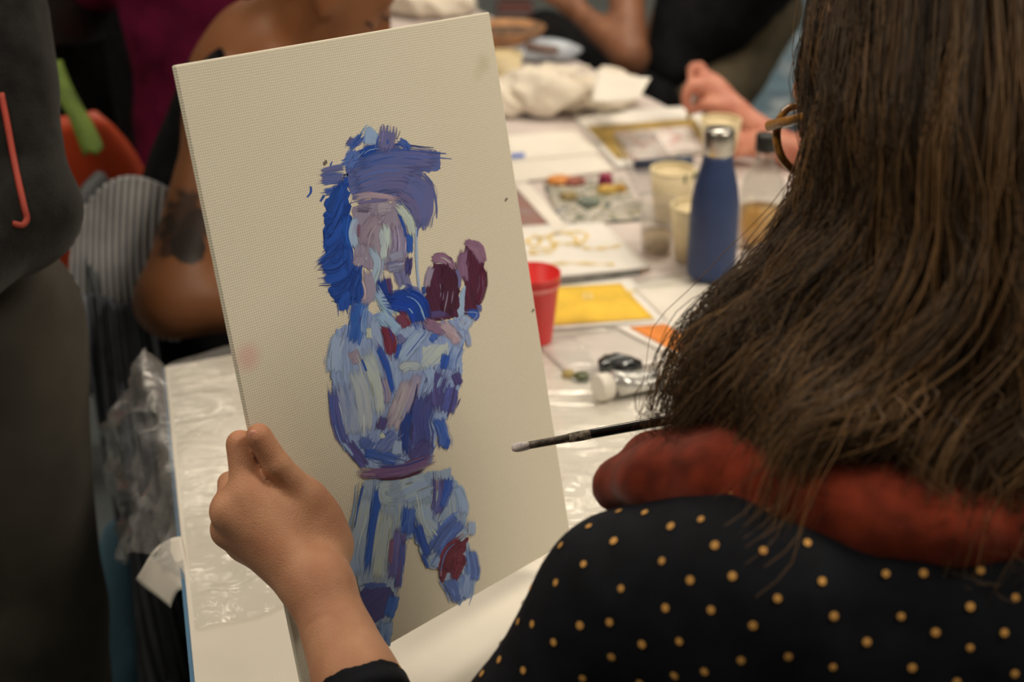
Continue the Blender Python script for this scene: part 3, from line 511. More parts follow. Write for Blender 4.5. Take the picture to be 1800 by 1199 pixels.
# ================================================================ the painter
M_skinP = skin('painter_skin', srgb(202, 152, 120), srgb(184, 128, 98), .12, .35)
M_blouse = mat('black_blouse', (.0085, .010, .015), .75, .2, 40, .15, 600, spec=.12)
M_rust = mat('rust_velvet', srgb(126, 48, 28), .95, .25, 60, .4, 900, sheen=.15, spec=.1)
def dcan(px, py):
    r = FW + RT*(px-CX)/FPX - UP*(py-CY)/FPX; return ((cO-CAM) @ ez)/(r @ ez)
def H(px, py, off): return P(px, py, dcan(px, py)-off/.685)
pN = P(1620, 880, .93); fP = unit(A(-.66, .62, -.42)); rP, fP, uP = frame(fP)
tmpl = P(1364, 206, 1.02); pH = tmpl - fP*.088 + rP*.066 - uP*.018
SLp = P(1112, 1062, .95); SRp = A(.50, .80, 1.0); ELp = P(720, 1520, 1.0); wrist = P(562, 1035, 1.118)
ERp = A(.60, .98, .80); WRp = P(1560, 735, 1.22)
painter = empty('person', (.31, .72, 0), 'seated painter with long brown hair, rust collar and dotted black blouse, holding the canvas', 'person')
tT, tI, tM, tC = H(455, 767, .0145), H(487, 818, .0195), H(537, 874, .022), H(574, 955, .028)
iM, iP, iD, iT = H(437, 872, .005), H(422, 781, -.005), H(452, 770, -.017), H(486, 790, -.0155)
mM, mP, mT = H(405, 899, -.003), H(404, 850, -.026), H(470, 850, -.016)
gM, gP, gT = H(404, 931, -.014), H(420, 892, -.036), H(475, 890, -.016)
lM, lP, lT = H(430, 956, -.016), H(440, 925, -.036), H(485, 930, -.015)
fa1, fa2 = P(598, 1125, 1.098), P(628, 1200, 1.077)
hand = [cap(tT, tI, .0102, .0105, .003), cap(tI, tM, .0105, .0138, .004), cap(tM, tC, .0135, .0155, .008), cap(tC, wrist, .0155, .0180, .02),
        cap(iM, iP, .0130, .0110, .006), cap(iM, H(498, 892, .008), .0125, .012, .008), cap(H(446, 845, -.003), H(482, 876, .002), .0112, .0115, .005), cap(H(440, 800, -.004), H(450, 850, -.002), .0095, .011, .005), cap(iP, iD, .0090, .0080, .004), cap(iD, iT, .0080, .0072, .004),
        cap(mM, mP, .0128, .0092, .006), cap(mP, mT, .0090, .0078, .004), cap(gM, gP, .0120, .0088, .005), cap(gP, gT, .0086, .0075, .004), cap(lM, lP, .0108, .008, .005), cap(lP, lT, .0078, .007, .004),
        cap(iM, wrist, .0128, .0185, .014), cap(mM, wrist, .0132, .0185, .014), cap(gM, wrist, .0122, .0175, .014), cap(lM, wrist, .0115, .0165, .014), cap(H(470, 905, .012), H(560, 905, .022), .013, .014, .02),
        cap(H(500, 930, .012), H(560, 975, .02), .017, .019, .02), cap(wrist, fa1, .0205, .0235, .02), cap(fa1, fa2, .0235, .0285, .02), cap(fa2, fa2*.6+ELp*.4, .0285, .033, .02)]
hand_me = relax(field_mesh('body', hand, .0018), 2)
trunk = [cap(fa2*.5+ELp*.5, ELp, .032, .036), cap(ELp, SLp, .036, .045), cap(SLp, pN, .045, .05), cap(SRp, pN, .045, .05), cap(SRp, ERp, .045, .036), cap(ERp, WRp, .034, .023),
         ell(A(.29, .78, .86), A(.165, .10, .25), None, .05), ell(A(.31, .74, .55), A(.18, .13, .13), None, .06), cap(pN, pH-uP*.05, .052, .05, .03),
         *head_prims(pH, fP), *hand_prims(WRp, A(-.9, .2, -.1), A(.2, .6, .8), .95, .8, 1),
         *[p for sgn in (-1, 1) for p in (cap(A(.31+sgn*.09, .76, .52), A(.31+sgn*.13, 1.16, .53), .085, .06), cap(A(.31+sgn*.13, 1.16, .53), A(.31+sgn*.13, 1.10, .08), .055, .04), cap(A(.31+sgn*.13, 1.09, .045), A(.31+sgn*.14, 1.24, .04), .04, .032))]]
def join_meshes(name, a, b):
    bm = bmesh.new(); bm.from_mesh(a); bm.from_mesh(b); me = bpy.data.meshes.new(name); bm.to_mesh(me); bm.free(); return me
me = join_meshes('body', hand_me, relax(field_mesh('trunk', trunk, .008), 2))
V = np.empty(len(me.vertices)*3); me.vertices.foreach_get('co', V); me.vertices.foreach_set('co', wl(painter, V.reshape(-1, 3)).ravel()); me.update()
link('body', me, M_skinP, painter)
# thumb nail
nd = unit(tT-tI); nn = unit(unit(CAM-tT)+A(-.55, 0, .1)); nn = unit(nn-nd*(nn @ nd)); ns = np.cross(nd, nn)
body('thumb_nail', [ell(tT+nn*.0064+nd*.0015, A(.0056, .0072, .0026), np.stack([ns, nd, nn], 1))], .0008, mat('nail', srgb(216, 150, 130), .3, .05, 50, coat=.2), painter)
# clothing
legs = [p for sgn in (-1, 1) for p in (cap(A(.31+sgn*.09, .76, .52), A(.31+sgn*.13, 1.16, .53), .098, .072), cap(A(.31+sgn*.13, 1.16, .53), A(.31+sgn*.13, 1.10, .12), .072, .06))]
body('trousers', [ell(A(.31, .74, .56), A(.195, .145, .15)), *legs], .01, mat('dark_trousers', (.02, .02, .025), .9), painter)
cuff = fa2*.93+ELp*.07
bl = [cap(cuff, ELp, .036, .044, .02), cap(ELp, SLp, .044, .053, .03), cap(SLp, P(1330, 1045, .92), .056, .066, .04), cap(P(1330, 1045, .92), pN+A(0, .02, -.07), .07, .08, .05), cap(SRp, pN+A(0, 0, -.045), .062, .072, .04), cap(SRp, ERp, .060, .05, .03), cap(ERp, ERp*.35+WRp*.65, .048, .036, .02),
      ell(A(.29, .785, .87), A(.20, .135, .27), None, .06), ell(A(.31, .75, .64), A(.20, .14, .13), None, .05)]
blouse = body('blouse', bl, .0065, M_blouse, painter, lambda X: .0022*wob(X, 34, 8)+.0012*wob(X, 80, 6, 4))
tube('cuff_band', wl(painter, [cuff+unit(fa2-ELp)*.004, cuff-unit(fa2-ELp)*.012]), [.0365, .0385], M_blouse, painter, 24)
# mustard dots printed all over the blouse (blue-noise spacing)
bm_ = blouse.data; nv = len(bm_.vertices); V = np.empty(nv*3); bm_.vertices.foreach_get('co', V); V = V.reshape(-1, 3); NV = np.empty(nv*3); bm_.vertex_normals.foreach_get('vector', NV); NV = NV.reshape(-1, 3)
cell = {}; DV, DF = [], []; sp_ = .0205
for i in rng.permutation(nv):
    p = V[i]; key = tuple((p//sp_).astype(int)); ok = True
    for dx in (-1, 0, 1):
        for dy in (-1, 0, 1):
            for dz in (-1, 0, 1):
                for q in cell.get((key[0]+dx, key[1]+dy, key[2]+dz), ()):
                    if np.sum((q-p)**2) < sp_**2: ok = False
    if not ok: continue
    cell.setdefault(key, []).append(p); nrm = NV[i]; u = unit(np.cross(nrm, A(.3, .2, .9))); w = np.cross(nrm, u); b0 = len(DV); R_ = .0022+.0005*random.random()
    DV.append(p+nrm*.0011)
    for j in range(10): a = 6.2832*j/10; DV.append(p+nrm*.0009+R_*(u*math.cos(a)+w*math.sin(a)))
    DF += [(b0, b0+1+j, b0+1+(j+1) % 10) for j in range(10)]
tag(link('dot_print', pmesh('dot_print', DV, DF), mat('mustard_print', srgb(214, 160, 84), .8, .1), blouse, False), 'small mustard dots scattered over the black cloth', kind='stuff')
cp = [P(1082, 856, .99), P(1160, 842, .95), P(1270, 846, .915), P(1400, 872, .885), P(1540, 905, .87), P(1680, 925, .865), P(1820, 925, .87), P(1960, 880, .90)]
cq = [P(1095, 848, 1.0), P(1150, 812, 1.03), P(1240, 785, 1.05), P(1380, 775, 1.07), P(1560, 780, 1.05), P(1760, 800, 1.0), P(1960, 870, .93)]
cw = [P(1200, 800, .985), P(1330, 795, .955), P(1480, 810, .925), P(1640, 820, .91), P(1800, 820, .92)]
collar = body('collar', chain(cp, [.012, .020, .024, .026, .027, .027, .027, .025], .03)+chain(cq, [.012, .016, .018, .02, .02, .02, .02], .03)+chain(cw, [.018, .022, .024, .024, .022], .04), .005, M_rust, painter, lambda X: .003*wob(X*A(1, 1, 1.6), 40, 8, 3))
tag(collar, 'big rust red velvet collar')
# hair: dark mass under thousands of wavy strands
GU = [[(1462, -90), (1446, 80), (1450, 190), (1444, 290), (1394, 400), (1322, 490), (1288, 575), (1268, 655), (1284, 735)],
      [(1482, -90), (1464, 100), (1466, 240), (1452, 350), (1400, 470), (1330, 555), (1292, 625), (1274, 695), (1308, 745)],
      [(1512, -90), (1496, 120), (1490, 270), (1450, 410), (1402, 520), (1350, 600), (1308, 668), (1296, 722), (1336, 748)],
      [(1550, -90), (1530, 150), (1520, 320), (1490, 460), (1430, 570), (1378, 645), (1336, 695), (1325, 735), (1365, 748)],
      [(1600, -90), (1580, 160), (1570, 340), (1540, 500), (1480, 610), (1420, 690), (1370, 765), (1330, 845), (1275, 918)],
      [(1650, -90), (1635, 180), (1620, 360), (1590, 520), (1540, 640), (1470, 730), (1400, 800), (1355, 875), (1300, 915)],
      [(1690, -90), (1690, 200), (1670, 380), (1640, 540), (1590, 640), (1530, 710), (1460, 750), (1420, 770), (1400, 790)],
      [(1730, -90), (1740, 220), (1725, 400), (1700, 560), (1660, 660), (1625, 720), (1590, 760), (1560, 785), (1560, 800)],
      [(1770, -90), (1790, 220), (1780, 420), (1770, 580), (1750, 700), (1720, 790), (1690, 870), (1680, 940), (1700, 985)],
      [(1820, -90), (1840, 240), (1840, 440), (1830, 600), (1820, 740), (1800, 840), (1780, 920), (1770, 980), (1760, 1020)],
      [(1890, -60), (1920, 260), (1920, 460), (1910, 620), (1900, 760), (1890, 860), (1880, 920), (1870, 980), (1860, 1020)]]
DU = [1.0, .975, .945, .92, .895, .88, .87, .865, .86, .865, .89]; DK = [.02, .0, -.005, -.005, -.005, -.01, -.01, -.005, 0]
GD = np.array([[P(x, y, DU[i]+DK[j]) for j, (x, y) in enumerate(g)] for i, g in enumerate(GU)])
crown = pH+uP*.112-fP*.01+rP*.005; GD = np.concatenate([(crown+.12*(GD[:, :1]-crown)), crown+.62*(GD[:, :1]-crown)+uP*.035, GD], 1)
hv = []
for i in range(1, len(GD)):
    g = spline(GD[i], 14); back = unit(pH+A(0, 0, -.12)-g.mean(0)); g = g + FW*.042 + RT*(.022 if i < 3 else .010)
    hv += chain(g, list(np.interp(np.linspace(0, 1, 14), [0, .15, .5, .8, 1], [.012, .024, .026, .016, .005])), .010)
hv += [ell(pH+uP*.03-fP*.022+rP*.012, A(.070, .090, .094), np.stack([rP, fP, uP], 1), .02)]
M_hairmass = mat('hair_mass', (.020, .013, .008), .7, .3, 60, .3, 300, spec=.2)
hair = body('hair', hv, .007, M_hairmass, painter, lambda X: .004*wob(X*A(1, 1, .5), 70, 8, 6))
NS, KS_ = 10000, 27
Gs = np.array([spline(g, KS_) for g in GD]); tt = np.linspace(0, 1, KS_); clump = 260
cu = np.concatenate([rng.uniform(0, len(GD)-1.001, clump-70), rng.uniform(7.7, 9.8, 40), rng.uniform(4.0, 5.2, 30)]); cphase = rng.uniform(0, 6.28, clump); camp = rng.uniform(.4, 1.3, clump); cdep = rng.uniform(-.012, .022, clump)
ci = rng.integers(0, clump, NS); u_ = np.clip(cu[ci]+rng.normal(0, .17, NS), 0, len(GD)-1.001); i0 = u_.astype(int); fr = (u_-i0)[:, None, None]
PA = Gs[i0]*(1-fr)+Gs[i0+1]*fr
dep = cdep[ci]+rng.normal(0, .007, NS); PA = PA + FW*dep[:, None, None]
side = np.array([.9, 0, .3]); wave = (.012*camp[ci][:, None]*np.sin(tt[None]*rng.uniform(10, 17, clump)[ci][:, None]+cphase[ci][:, None]+rng.normal(0, .25, NS)[:, None])*np.clip(tt*2.2, 0, 1)[None])
wave = wave + .0045*np.sin(tt[None]*rng.uniform(26, 40, clump)[ci][:, None]+cphase[::-1][ci][:, None])*np.clip(tt*2, .15, 1)[None]
PA = PA + wave[..., None]*side + (wave[:, ::-1, None]*.5)*UP
PA = PA + np.stack([wob(PA.reshape(-1, 3)+A(0, 0, q), 26, 6, q*5).reshape(NS, KS_) for q in (0, 1, 2)], -1)*.013*np.clip(tt*1.5, .1, 1)[None, :, None]
PA = PA + rng.normal(0, .0050, (NS, 1, 3))*(.4+1.3*tt[None, :, None]**2)
wisp = (u_ < 2.6) & (rng.random(NS) < .16); PA[wisp] += (-RT*.034+UP*-.006)[None, None]*rng.uniform(.2, 1.3, (wisp.sum(), 1, 1))*(tt[None, :, None]**2)
fly = rng.random(NS) < .05; PA[fly] += rng.normal(0, .010, (fly.sum(), 1, 3))*tt[None, :, None]
RA = np.full((NS, KS_), .00036)*np.interp(tt, [0, .7, 1], [1, 1, .35])[None]
lite = rng.random(clump)[ci]**2.2; CO = np.array([.036, .021, .011])[None]*(1-lite[:, None])+np.array([.28, .152, .062])[None]*lite[:, None]; CO *= rng.uniform(.7, 1.25, (NS, 1))
tag(strands('hair_strands', PA, RA, CO, hair_mat('brown_hair'), hair), kind='stuff')
# spectacles
M_tort = mat('tortoiseshell', srgb(178, 120, 40), .25, .5, 90, c2=srgb(60, 36, 16), coat=.3)
gl = bpy.data.objects.new('glasses', None); col.objects.link(gl); gl.parent = painter; gl['label'] = 'amber tortoiseshell glasses'; gl.location = wl(painter, tmpl)
for sgn in (-1, 1):
    cc = pH + fP*.094 + rP*sgn*.035 + uP*-.004 if sgn > 0 else tmpl + rP*.029 - uP*.022 + fP*.006
    ring = [cc + rP*.028*math.cos(a)*(1 if abs(math.cos(a)) < .9 else 1.02) + uP*.0245*math.sin(a) for a in np.linspace(0, 2*math.pi, 40)]
    L0 = lambda X: wl(painter, X)-np.array(gl.location)
    o = tube('rim', L0(ring), .0030, M_tort, gl, 8)
    lv = [L0(cc)]+[L0(x) for x in ring[:-1]]; n_ = len(lv)-1
    link('lens', pmesh('lens', lv, [(0, 1+j, 1+(j+1) % n_) for j in range(n_)]), film('spectacle_lens', (.97, .97, .98), .03, .05, .02, 5), o)
    e0 = cc + rP*sgn*.029 + uP*.017; tube('temple', L0([e0+fP*.002, e0-fP*.02+rP*sgn*.004, e0-fP*.06+rP*sgn*.006, e0-fP*.10+rP*sgn*.005]), [.0042, .0036, .003, .0025], M_tort, gl, 8)
tube('bridge', L0([tmpl+rP*.056-uP*.018+fP*.008, tmpl+rP*.064-uP*.012+fP*.012, tmpl+rP*.074-uP*.018+fP*.010]), .0026, M_tort, gl, 8)
# stool under the painter (out of the photo's frame)
st = empty('stool', (.31, .72, 0), 'dark round stool under the painter', 'stool')
lathe('seat', [(.0, .40), (.165, .40), (.17, .41), (.17, .425), (.16, .435), (0, .435)], M_steel, st)
for a in range(4): c, s_ = math.cos(a*1.57+.78), math.sin(a*1.57+.78); tube('leg', [(c*.17, s_*.17, 0), (c*.12, s_*.12, .40)], .013, M_steel, st)
# brush
b0, b1 = P(902, 788, 1.16), P(1560, 668, 1.22); bd = unit(b1-b0); bl_ = np.linalg.norm(b1-b0)
brush = empty('paintbrush', b0, 'long black paintbrush with white paint on its tip, pointing at the canvas', 'paintbrush')
BX = lambda t: bd*t
def bpart(nm, ts, rs, m, n=16): return tube(nm, [BX(t) for t in ts], rs, m, brush, n)
bpart('bristles', [-.001, .002, .006, .010, .013], [.0022, .0036, .0040, .0037, .0034], mat('paint_loaded_bristle', srgb(245, 238, 232), .5, .2, 400, .2, 700, c2=srgb(206, 194, 208)))
bpart('ferrule', [.0115, .02, .035, .048], [.0031, .0032, .0033, .0034], mat('worn_ferrule', srgb(120, 112, 104), .5, .3, 200, .3, 500, metal=.5))
bpart('handle', [.047, .07, .12, .20, bl_], [.0035, .0041, .0042, .0038, .0026], mat('black_lacquer', (.006, .006, .007), .25, .3, 100, coat=.4))
bpart('dried_paint', [.046, .052, .058, .064], [.0037, .0041, .0042, .0040], mat('dried_paint', srgb(170, 158, 140), .7, .5, 300, .5, 500, c2=(.02, .02, .02)))
def text_mesh(name, s, size, m, parent, o, xd, yd):
    cu_ = bpy.data.curves.new(name, 'FONT'); cu_.body = s; cu_.size = size; cu_.align_x = 'CENTER'; t = bpy.data.objects.new(name, cu_); col.objects.link(t); bpy.context.view_layer.update()
    me = bpy.data.meshes.new_from_object(t.evaluated_get(bpy.context.evaluated_depsgraph_get())); bpy.data.objects.remove(t)
    xd = unit(xd); yd = unit(yd-xd*np.dot(xd, yd))
    for v in me.vertices: p = v.co; v.co = Vector(o + xd*p[0] + yd*p[1])
    return link(name, me, m, parent, False)
vw = unit(CAM-(b0+bd*.12)); bu = unit(np.cross(vw, bd)); bu = bu if bu[2] > 0 else -bu
text_mesh('lettering', 'KA', .0055, mat('faded_white_print', srgb(170, 165, 155), .6, .3, 300), brush, bd*.128+vw*.0046-bu*.002, bd, bu)
# ================================================================ things on the tables
def thing_at(name, p, label, cat, group=None, rz=0): return empty(name, p, label, cat, group, rz)
Z0 = TZ + .0045
def sheet_card(name, px, z, m, label, cat='paper', lift=0, n=12, thick=.0008, parent=None, curl=None):
    c = [T(x, y, z) for x, y in px]; base = np.mean(c, 0)*A(1, 1, 0)+A(0, 0, z)
    t = parent or empty(name, base, label, cat)
    def f(u, v):
        p = (c[0]*(1-u)+c[1]*u)*(1-v)+(c[3]*(1-u)+c[2]*u)*v
        p = p + A(0, 0, .0006*wob(p, 30, 5)+(curl(u, v) if curl else 0)); return wl(t, p)
    g = grid('sheet' if not parent else name, lambda u, v: f(u, 1-v), n, n, m, t, thick); return t
def panel(parent, name, px, z, m): return sheet_card(name, px, z, m, None, parent=parent, n=8, thick=.0002)
M_card = mat('white_card', srgb(240, 236, 230), .7, .03, 20)
M_yel = mat('yellow_gouache', srgb(248, 204, 62), .7, .12, 18, .1, 200); M_ora = mat('orange_gouache', srgb(242, 146, 62), .7, .12, 18)
M_pale = mat('pale_yellow_ink', srgb(250, 226, 150), .7, .05)
cy = sheet_card('test_card', [(930, 496), (1108, 488), (1176, 563), (930, 582)], Z0, M_card, 'white card with a yellow painted panel behind the red cup', 'card')
panel(cy, 'yellow_panel', [(945, 506), (1091, 498), (1150, 560), (945, 573)], Z0+.0012, M_yel)
for px, py, tx in ((1034, 526, '8'), (1110, 518, '+')):
    o = T(px, py, Z0+.0018); text_mesh('pale_mark', tx, .034, M_pale, cy, wl(cy, o), A(1, .03, 0), A(0, 1, 0))
co = sheet_card('test_card', [(1080, 573), (1172, 563), (1262, 614), (1196, 634)], Z0+.0022, M_card, 'white card with an orange painted panel beside the yellow one', 'card')
panel(co, 'orange_panel', [(1106, 574), (1170, 569), (1240, 610), (1188, 620)], Z0+.0034, M_ora)
cw_ = sheet_card('test_card', [(935, 594), (1086, 578), (1190, 630), (1010, 668)], Z0+.0002, mat('grey_white_card', srgb(222, 216, 210), .35, .05, 30, coat=.4), 'blank glossy card in front of the yellow and orange cards', 'card')
ds = sheet_card('drawing_sheet', [(905, 398), (1058, 388), (1144, 470), (905, 494)], Z0, M_card, 'white sheet with loopy yellow brush lines, lying behind the red cup', 'drawing')
M_doodle = mat('yellow_line_paint', srgb(246, 214, 120), .7, .1)
def doodle(parent, px, w, m, z, name='paint_line'):
    p = spline([T(x, y, z) for x, y in px], 10*len(px)); tg = np.gradient(p, axis=0); nr = np.stack([-tg[:, 1], tg[:, 0], tg[:, 2]*0], 1); nr /= np.linalg.norm(nr, axis=1)[:, None]+1e-9
    V = []; K = len(p)
    for i in range(K): ww = w*(.7+.4*math.sin(i*.7)); V += [p[i]-nr[i]*ww, p[i]+nr[i]*ww]
    return link(name, pmesh(name, wl(parent, np.array(V)), [(2*i, 2*i+2, 2*i+3, 2*i+1) for i in range(K-1)]), m, parent, False)
for q in ([(925, 424), (942, 414), (950, 424), (938, 432), (925, 424)], [(945, 420), (975, 410), (1005, 412), (1012, 425), (985, 428), (965, 420), (985, 408), (1025, 408), (1030, 420), (1010, 432)], [(930, 440), (960, 436), (975, 430), (968, 442), (930, 446)], [(1010, 428), (1035, 436), (1075, 434), (1090, 430)], [(935, 466), (1000, 462), (1080, 464)]):
    doodle(ds, q, .0032, M_doodle, Z0+.0016)
pn = thing_at('pencil', T(990, 494, Z0+.004), 'grey pencil lying along the lower edge of the yellow line drawing', 'pencil')
tube('barrel', wl(pn, [T(985, 496, Z0+.004), T(1050, 488, Z0+.004), T(1125, 479, Z0+.004)]), .0038, mat('grey_pencil', srgb(128, 130, 126), .5, .3, 60), pn, 6)
tube('tip', wl(pn, [T(1125, 479, Z0+.004), T(1146, 476, Z0+.002)]), [.0038, .0006], mat('pencil_wood', srgb(150, 120, 90), .7), pn, 6)
sheet_card('paper_sheet', [(1112, 506), (1240, 500), (1340, 560), (1215, 606)], Z0+.0010, M_paper, 'blank white sheet in front of the blue bottle, half under the hair')
sheet_card('paper_sheet', [(885, 238), (1010, 228), (1060, 268), (890, 284)], Z0+.0016, M_paper, 'upper of two blank white sheets beside the canvas, far up the long table')
w2 = sheet_card('paper_sheet', [(885, 268), (1040, 258), (1082, 300), (890, 322)], Z0, M_paper, 'lower of two blank white sheets beside the canvas, with a blue dab')
panel(w2, 'blue_dab', [(898, 252+18), (922, 250+18), (922, 258+18), (898, 260+18)], Z0+.0032, mat('blue_dab', srgb(80, 120, 210), .6))
sheet_card('paper_sheet', [(900, 322), (925, 318), (1000, 400), (975, 404)], Z0+.0004, M_paper, 'narrow white paper strip slanting down beside the canvas edge')
sheet_card('smudged_card', [(880, 332), (925, 336), (985, 396), (880, 398)], Z0-.0012, mat('purple_grey_smudge', srgb(138, 122, 122), .7, .3, 25, c2=srgb(150, 96, 84)), 'purple grey smudged card peeping out beside the canvas edge', 'card')
# palette sheet with smears
def smear_mat(name, base, cols, scale):
    m = bpy.data.materials.new(name); nt, N, L, b = nodes(m); tc = N.new('ShaderNodeTexCoord'); n = N.new('ShaderNodeTexNoise'); n.inputs['Scale'].default_value = scale; n.inputs['Detail'].default_value = 3; n.inputs['Distortion'].default_value = 1.4; L.new(tc.outputs['Object'], n.inputs['Vector'])
    r = N.new('ShaderNodeValToRGB'); E_ = r.color_ramp.elements; E_[0].position = .38; E_[0].color = (*cols[0], 1); E_[1].position = .68; E_[1].color = (*cols[-1], 1)
    for i, c in enumerate(cols[1:-1]): e = E_.new(.43+.04*i); e.color = (*c, 1)
    for p in (.53, .60): e = E_.new(p); e.color = (*base, 1)
    L.new(n.outputs['Fac'], r.inputs[0]); L.new(r.outputs[0], b.inputs['Base Color']); b.inputs['Roughness'].default_value = .5; return m
pal = sheet_card('palette_sheet', [(955, 322), (1095, 312), (1140, 384), (985, 396)], Z0, smear_mat('palette_smears', srgb(206, 200, 194), [srgb(70, 84, 80), srgb(120, 132, 128), srgb(170, 158, 116), srgb(96, 108, 120)], 52), 'paint smeared palette sheet on the long table behind the yellow line drawing', 'palette')
M_mag = mat('magenta_paint', srgb(150, 36, 80), .4, .3, 40)
def dab(parent, px, py, r, h, m, name='paint_dab'):
    c = T(px, py, Z0+.0008); o = body(name, [ell(c, A(r, r*.8, h)), ell(c+A(r*.5, r*.3, 0), A(r*.6, r*.5, h*.8)), ell(c+A(-r*.6, 0, 0), A(r*.5, r*.5, h*.6))], max(.0015, h/5), m, parent); return o
for px, py, r, h, c in ((985, 320, .016, .004, (236, 150, 60)), (1010, 322, .012, .003, (170, 90, 70)), (1068, 336, .012, .004, (214, 176, 80)), (1090, 334, .006, .004, (200, 150, 50)), (1000, 348, .009, .003, (150, 130, 80)), (1035, 358, .012, .003, (120, 132, 120))):
    dab(pal, px, py, r, h, mat('palette_paint', srgb(*c), .5, .2, 60))
pot = thing_at('paint_pot', T(1064, 330, Z0+.0006), 'little magenta paint pot standing on the smeared palette sheet', 'paint pot')
lathe('pot', [(0, 0), (.011, 0), (.013, .003), (.013, .016), (.0115, .016), (.0105, .006), (0, .006)], M_mag, pot, 20); lathe('lid', [(0, .016), (.0105, .016), (.0105, .022), (.009, .025), (0, .0255)], mat('dark_magenta', srgb(170, 40, 90), .4), pot, 20)
# gold bordered picture
M_gold = mat('gold_ochre', srgb(196, 164, 84), .55, .2, 30)
gp = sheet_card('bordered_picture', [(1003, 198), (1228, 186), (1262, 262), (1085, 296)], Z0, M_card, 'white sheet with a gold ochre border around a pale picture, near the far painter\'s hand', 'picture')
panel(gp, 'gold_border', [(1030, 222), (1222, 208), (1248, 258), (1086, 280)], Z0+.001, M_gold)
panel(gp, 'picture_field', [(1080, 231), (1212, 221), (1238, 262), (1112, 285)], Z0+.0018, smear_mat('pale_picture', srgb(236, 228, 222), [srgb(214, 176, 170), srgb(232, 214, 208), srgb(228, 224, 226), srgb(240, 234, 228)], 26))
M_acet = film('acetate', (.99, .99, .99), .04, .02, .1, 6)
sheet_card('acetate_sheet', [(1076, 238), (1150, 232), (1215, 330), (1120, 345)], Z0+.0045, M_acet, 'clear acetate sheet lying under the paper cups and over the bordered picture', 'plastic sheet')

# cups
M_cup = mat('cream_paper_cup', srgb(232, 216, 178), .65, .04, 20, .05, 200); M_cupin = mat('cup_inside', srgb(238, 224, 184), .6, .03)
def paper_cup(p, label, s=1.0):
    t = thing_at('paper_cup', p, label, 'cup', 'paper cups around the blue bottle')
    lathe('wall', [(.0, .004*s), (.0255*s, .004*s), (.026*s, 0), (.027*s, 0), (.0365*s, .083*s), (.0355*s, .083*s), (.0262*s, .008*s), (0, .008*s)], M_cup, t, 36, False)
    lathe('rim', [(.0355*s+.002*math.cos(a), .0835*s+.002*math.sin(a)) for a in np.linspace(0, 6.2832, 10)], M_cupin, t, 36, False)
    return t
paper_cup(T(1262, 290, Z0), 'cream paper cup standing behind the steel bottle cap, beside the far hand')
c2_ = paper_cup(T(1179, 384, Z0), 'cream paper cup with green smudges on its rim, left of the bottle')
for a in (-1.1, -.6, -.2):
    p = A(.0368*math.cos(a), .0368*math.sin(a), .083); tube('rim_smudge', [p*A(.96, .96, 1), p+A(0, 0, .002), p*A(1.0, 1.0, .86)], [.0016, .0028, .0014], mat('green_smudge', srgb(112, 116, 80), .6), c2_, 8)
paper_cup(T(1216, 452, Z0), 'cream paper cup half hidden behind the left side of the blue bottle', .98)
M_clear = film('clear_cup_plastic', (.96, .96, .95), .05, .05, .06, 8)
cc_ = thing_at('clear_cup', T(1154, 438, Z0), 'clear plastic cup with a white lump in its bottom, left of the blue bottle', 'cup')
lathe('wall', [(0, .001), (.0235, .001), (.024, .003), (.0295, .082), (.030, .083), (.0286, .083), (.0228, .004), (0, .0035)], M_clear, cc_, 36, False)
lathe('water', [(0, .0042), (.0226, .0042), (.0242, .028), (0, .028)], mat('murky_water', srgb(226, 206, 170), .1, .05, trans=.8, ior=1.2), cc_, 30, False)
body('white_lump', [ell(T(1160, 436, Z0)+A(.004, -.006, .012), A(.011, .009, .007)), ell(T(1160, 436, Z0)+A(-.004, -.008, .010), A(.008, .007, .006))], .0018, mat('white_paint_lump', (.85, .85, .85), .4), cc_)
M_red = mat('red_plastic', srgb(222, 44, 44), .35, .05, 20)
rc = thing_at('red_cup', T(936, 598, Z0), 'red plastic cup half hidden behind the canvas edge', 'cup')
lathe('wall', [(0, .002), (.0245, .002), (.0255, 0), (.0262, .002), (.0358, .094), (.0366, .095), (.0366, .098), (.0345, .098), (.0252, .006), (0, .006)], M_red, rc, 40, False)
lathe('rim_reflection', [(.0352, .080), (.0360, .080), (.0364, .0855), (.0356, .0855)], mat('painted_rim_reflection', srgb(236, 130, 126), .3), rc, 40, False)  # pale ring painted in as the light reflected by the rim lip
# steel bottle
bt = thing_at('drinking_bottle', T(1249, 487, Z0), 'dark blue steel drinking bottle with brushed steel cap, standing on the table', 'bottle')
lathe('flask', [(0, .002), (.0310, .002), (.0345, .006), (.0355, .012), (.0358, .045), (.0356, .09), (.0345, .118), (.0310, .142), (.0262, .160), (.0230, .172), (.0215, .182), (.0212, .188), (0, .188)], mat('blue_powder_coat', srgb(42, 62, 108), .5, .06, 30, .1, 900, coat=.05), bt, 56)
lathe('cap', [(0, .1885), (.0212, .1885), (.0218, .1895), (.0218, .221), (.0205, .2245), (0, .2255)], mat('brushed_steel', (.55, .53, .50), .28, .1, 40, metal=1, stretch=(1, 1, 30)), bt, 48)
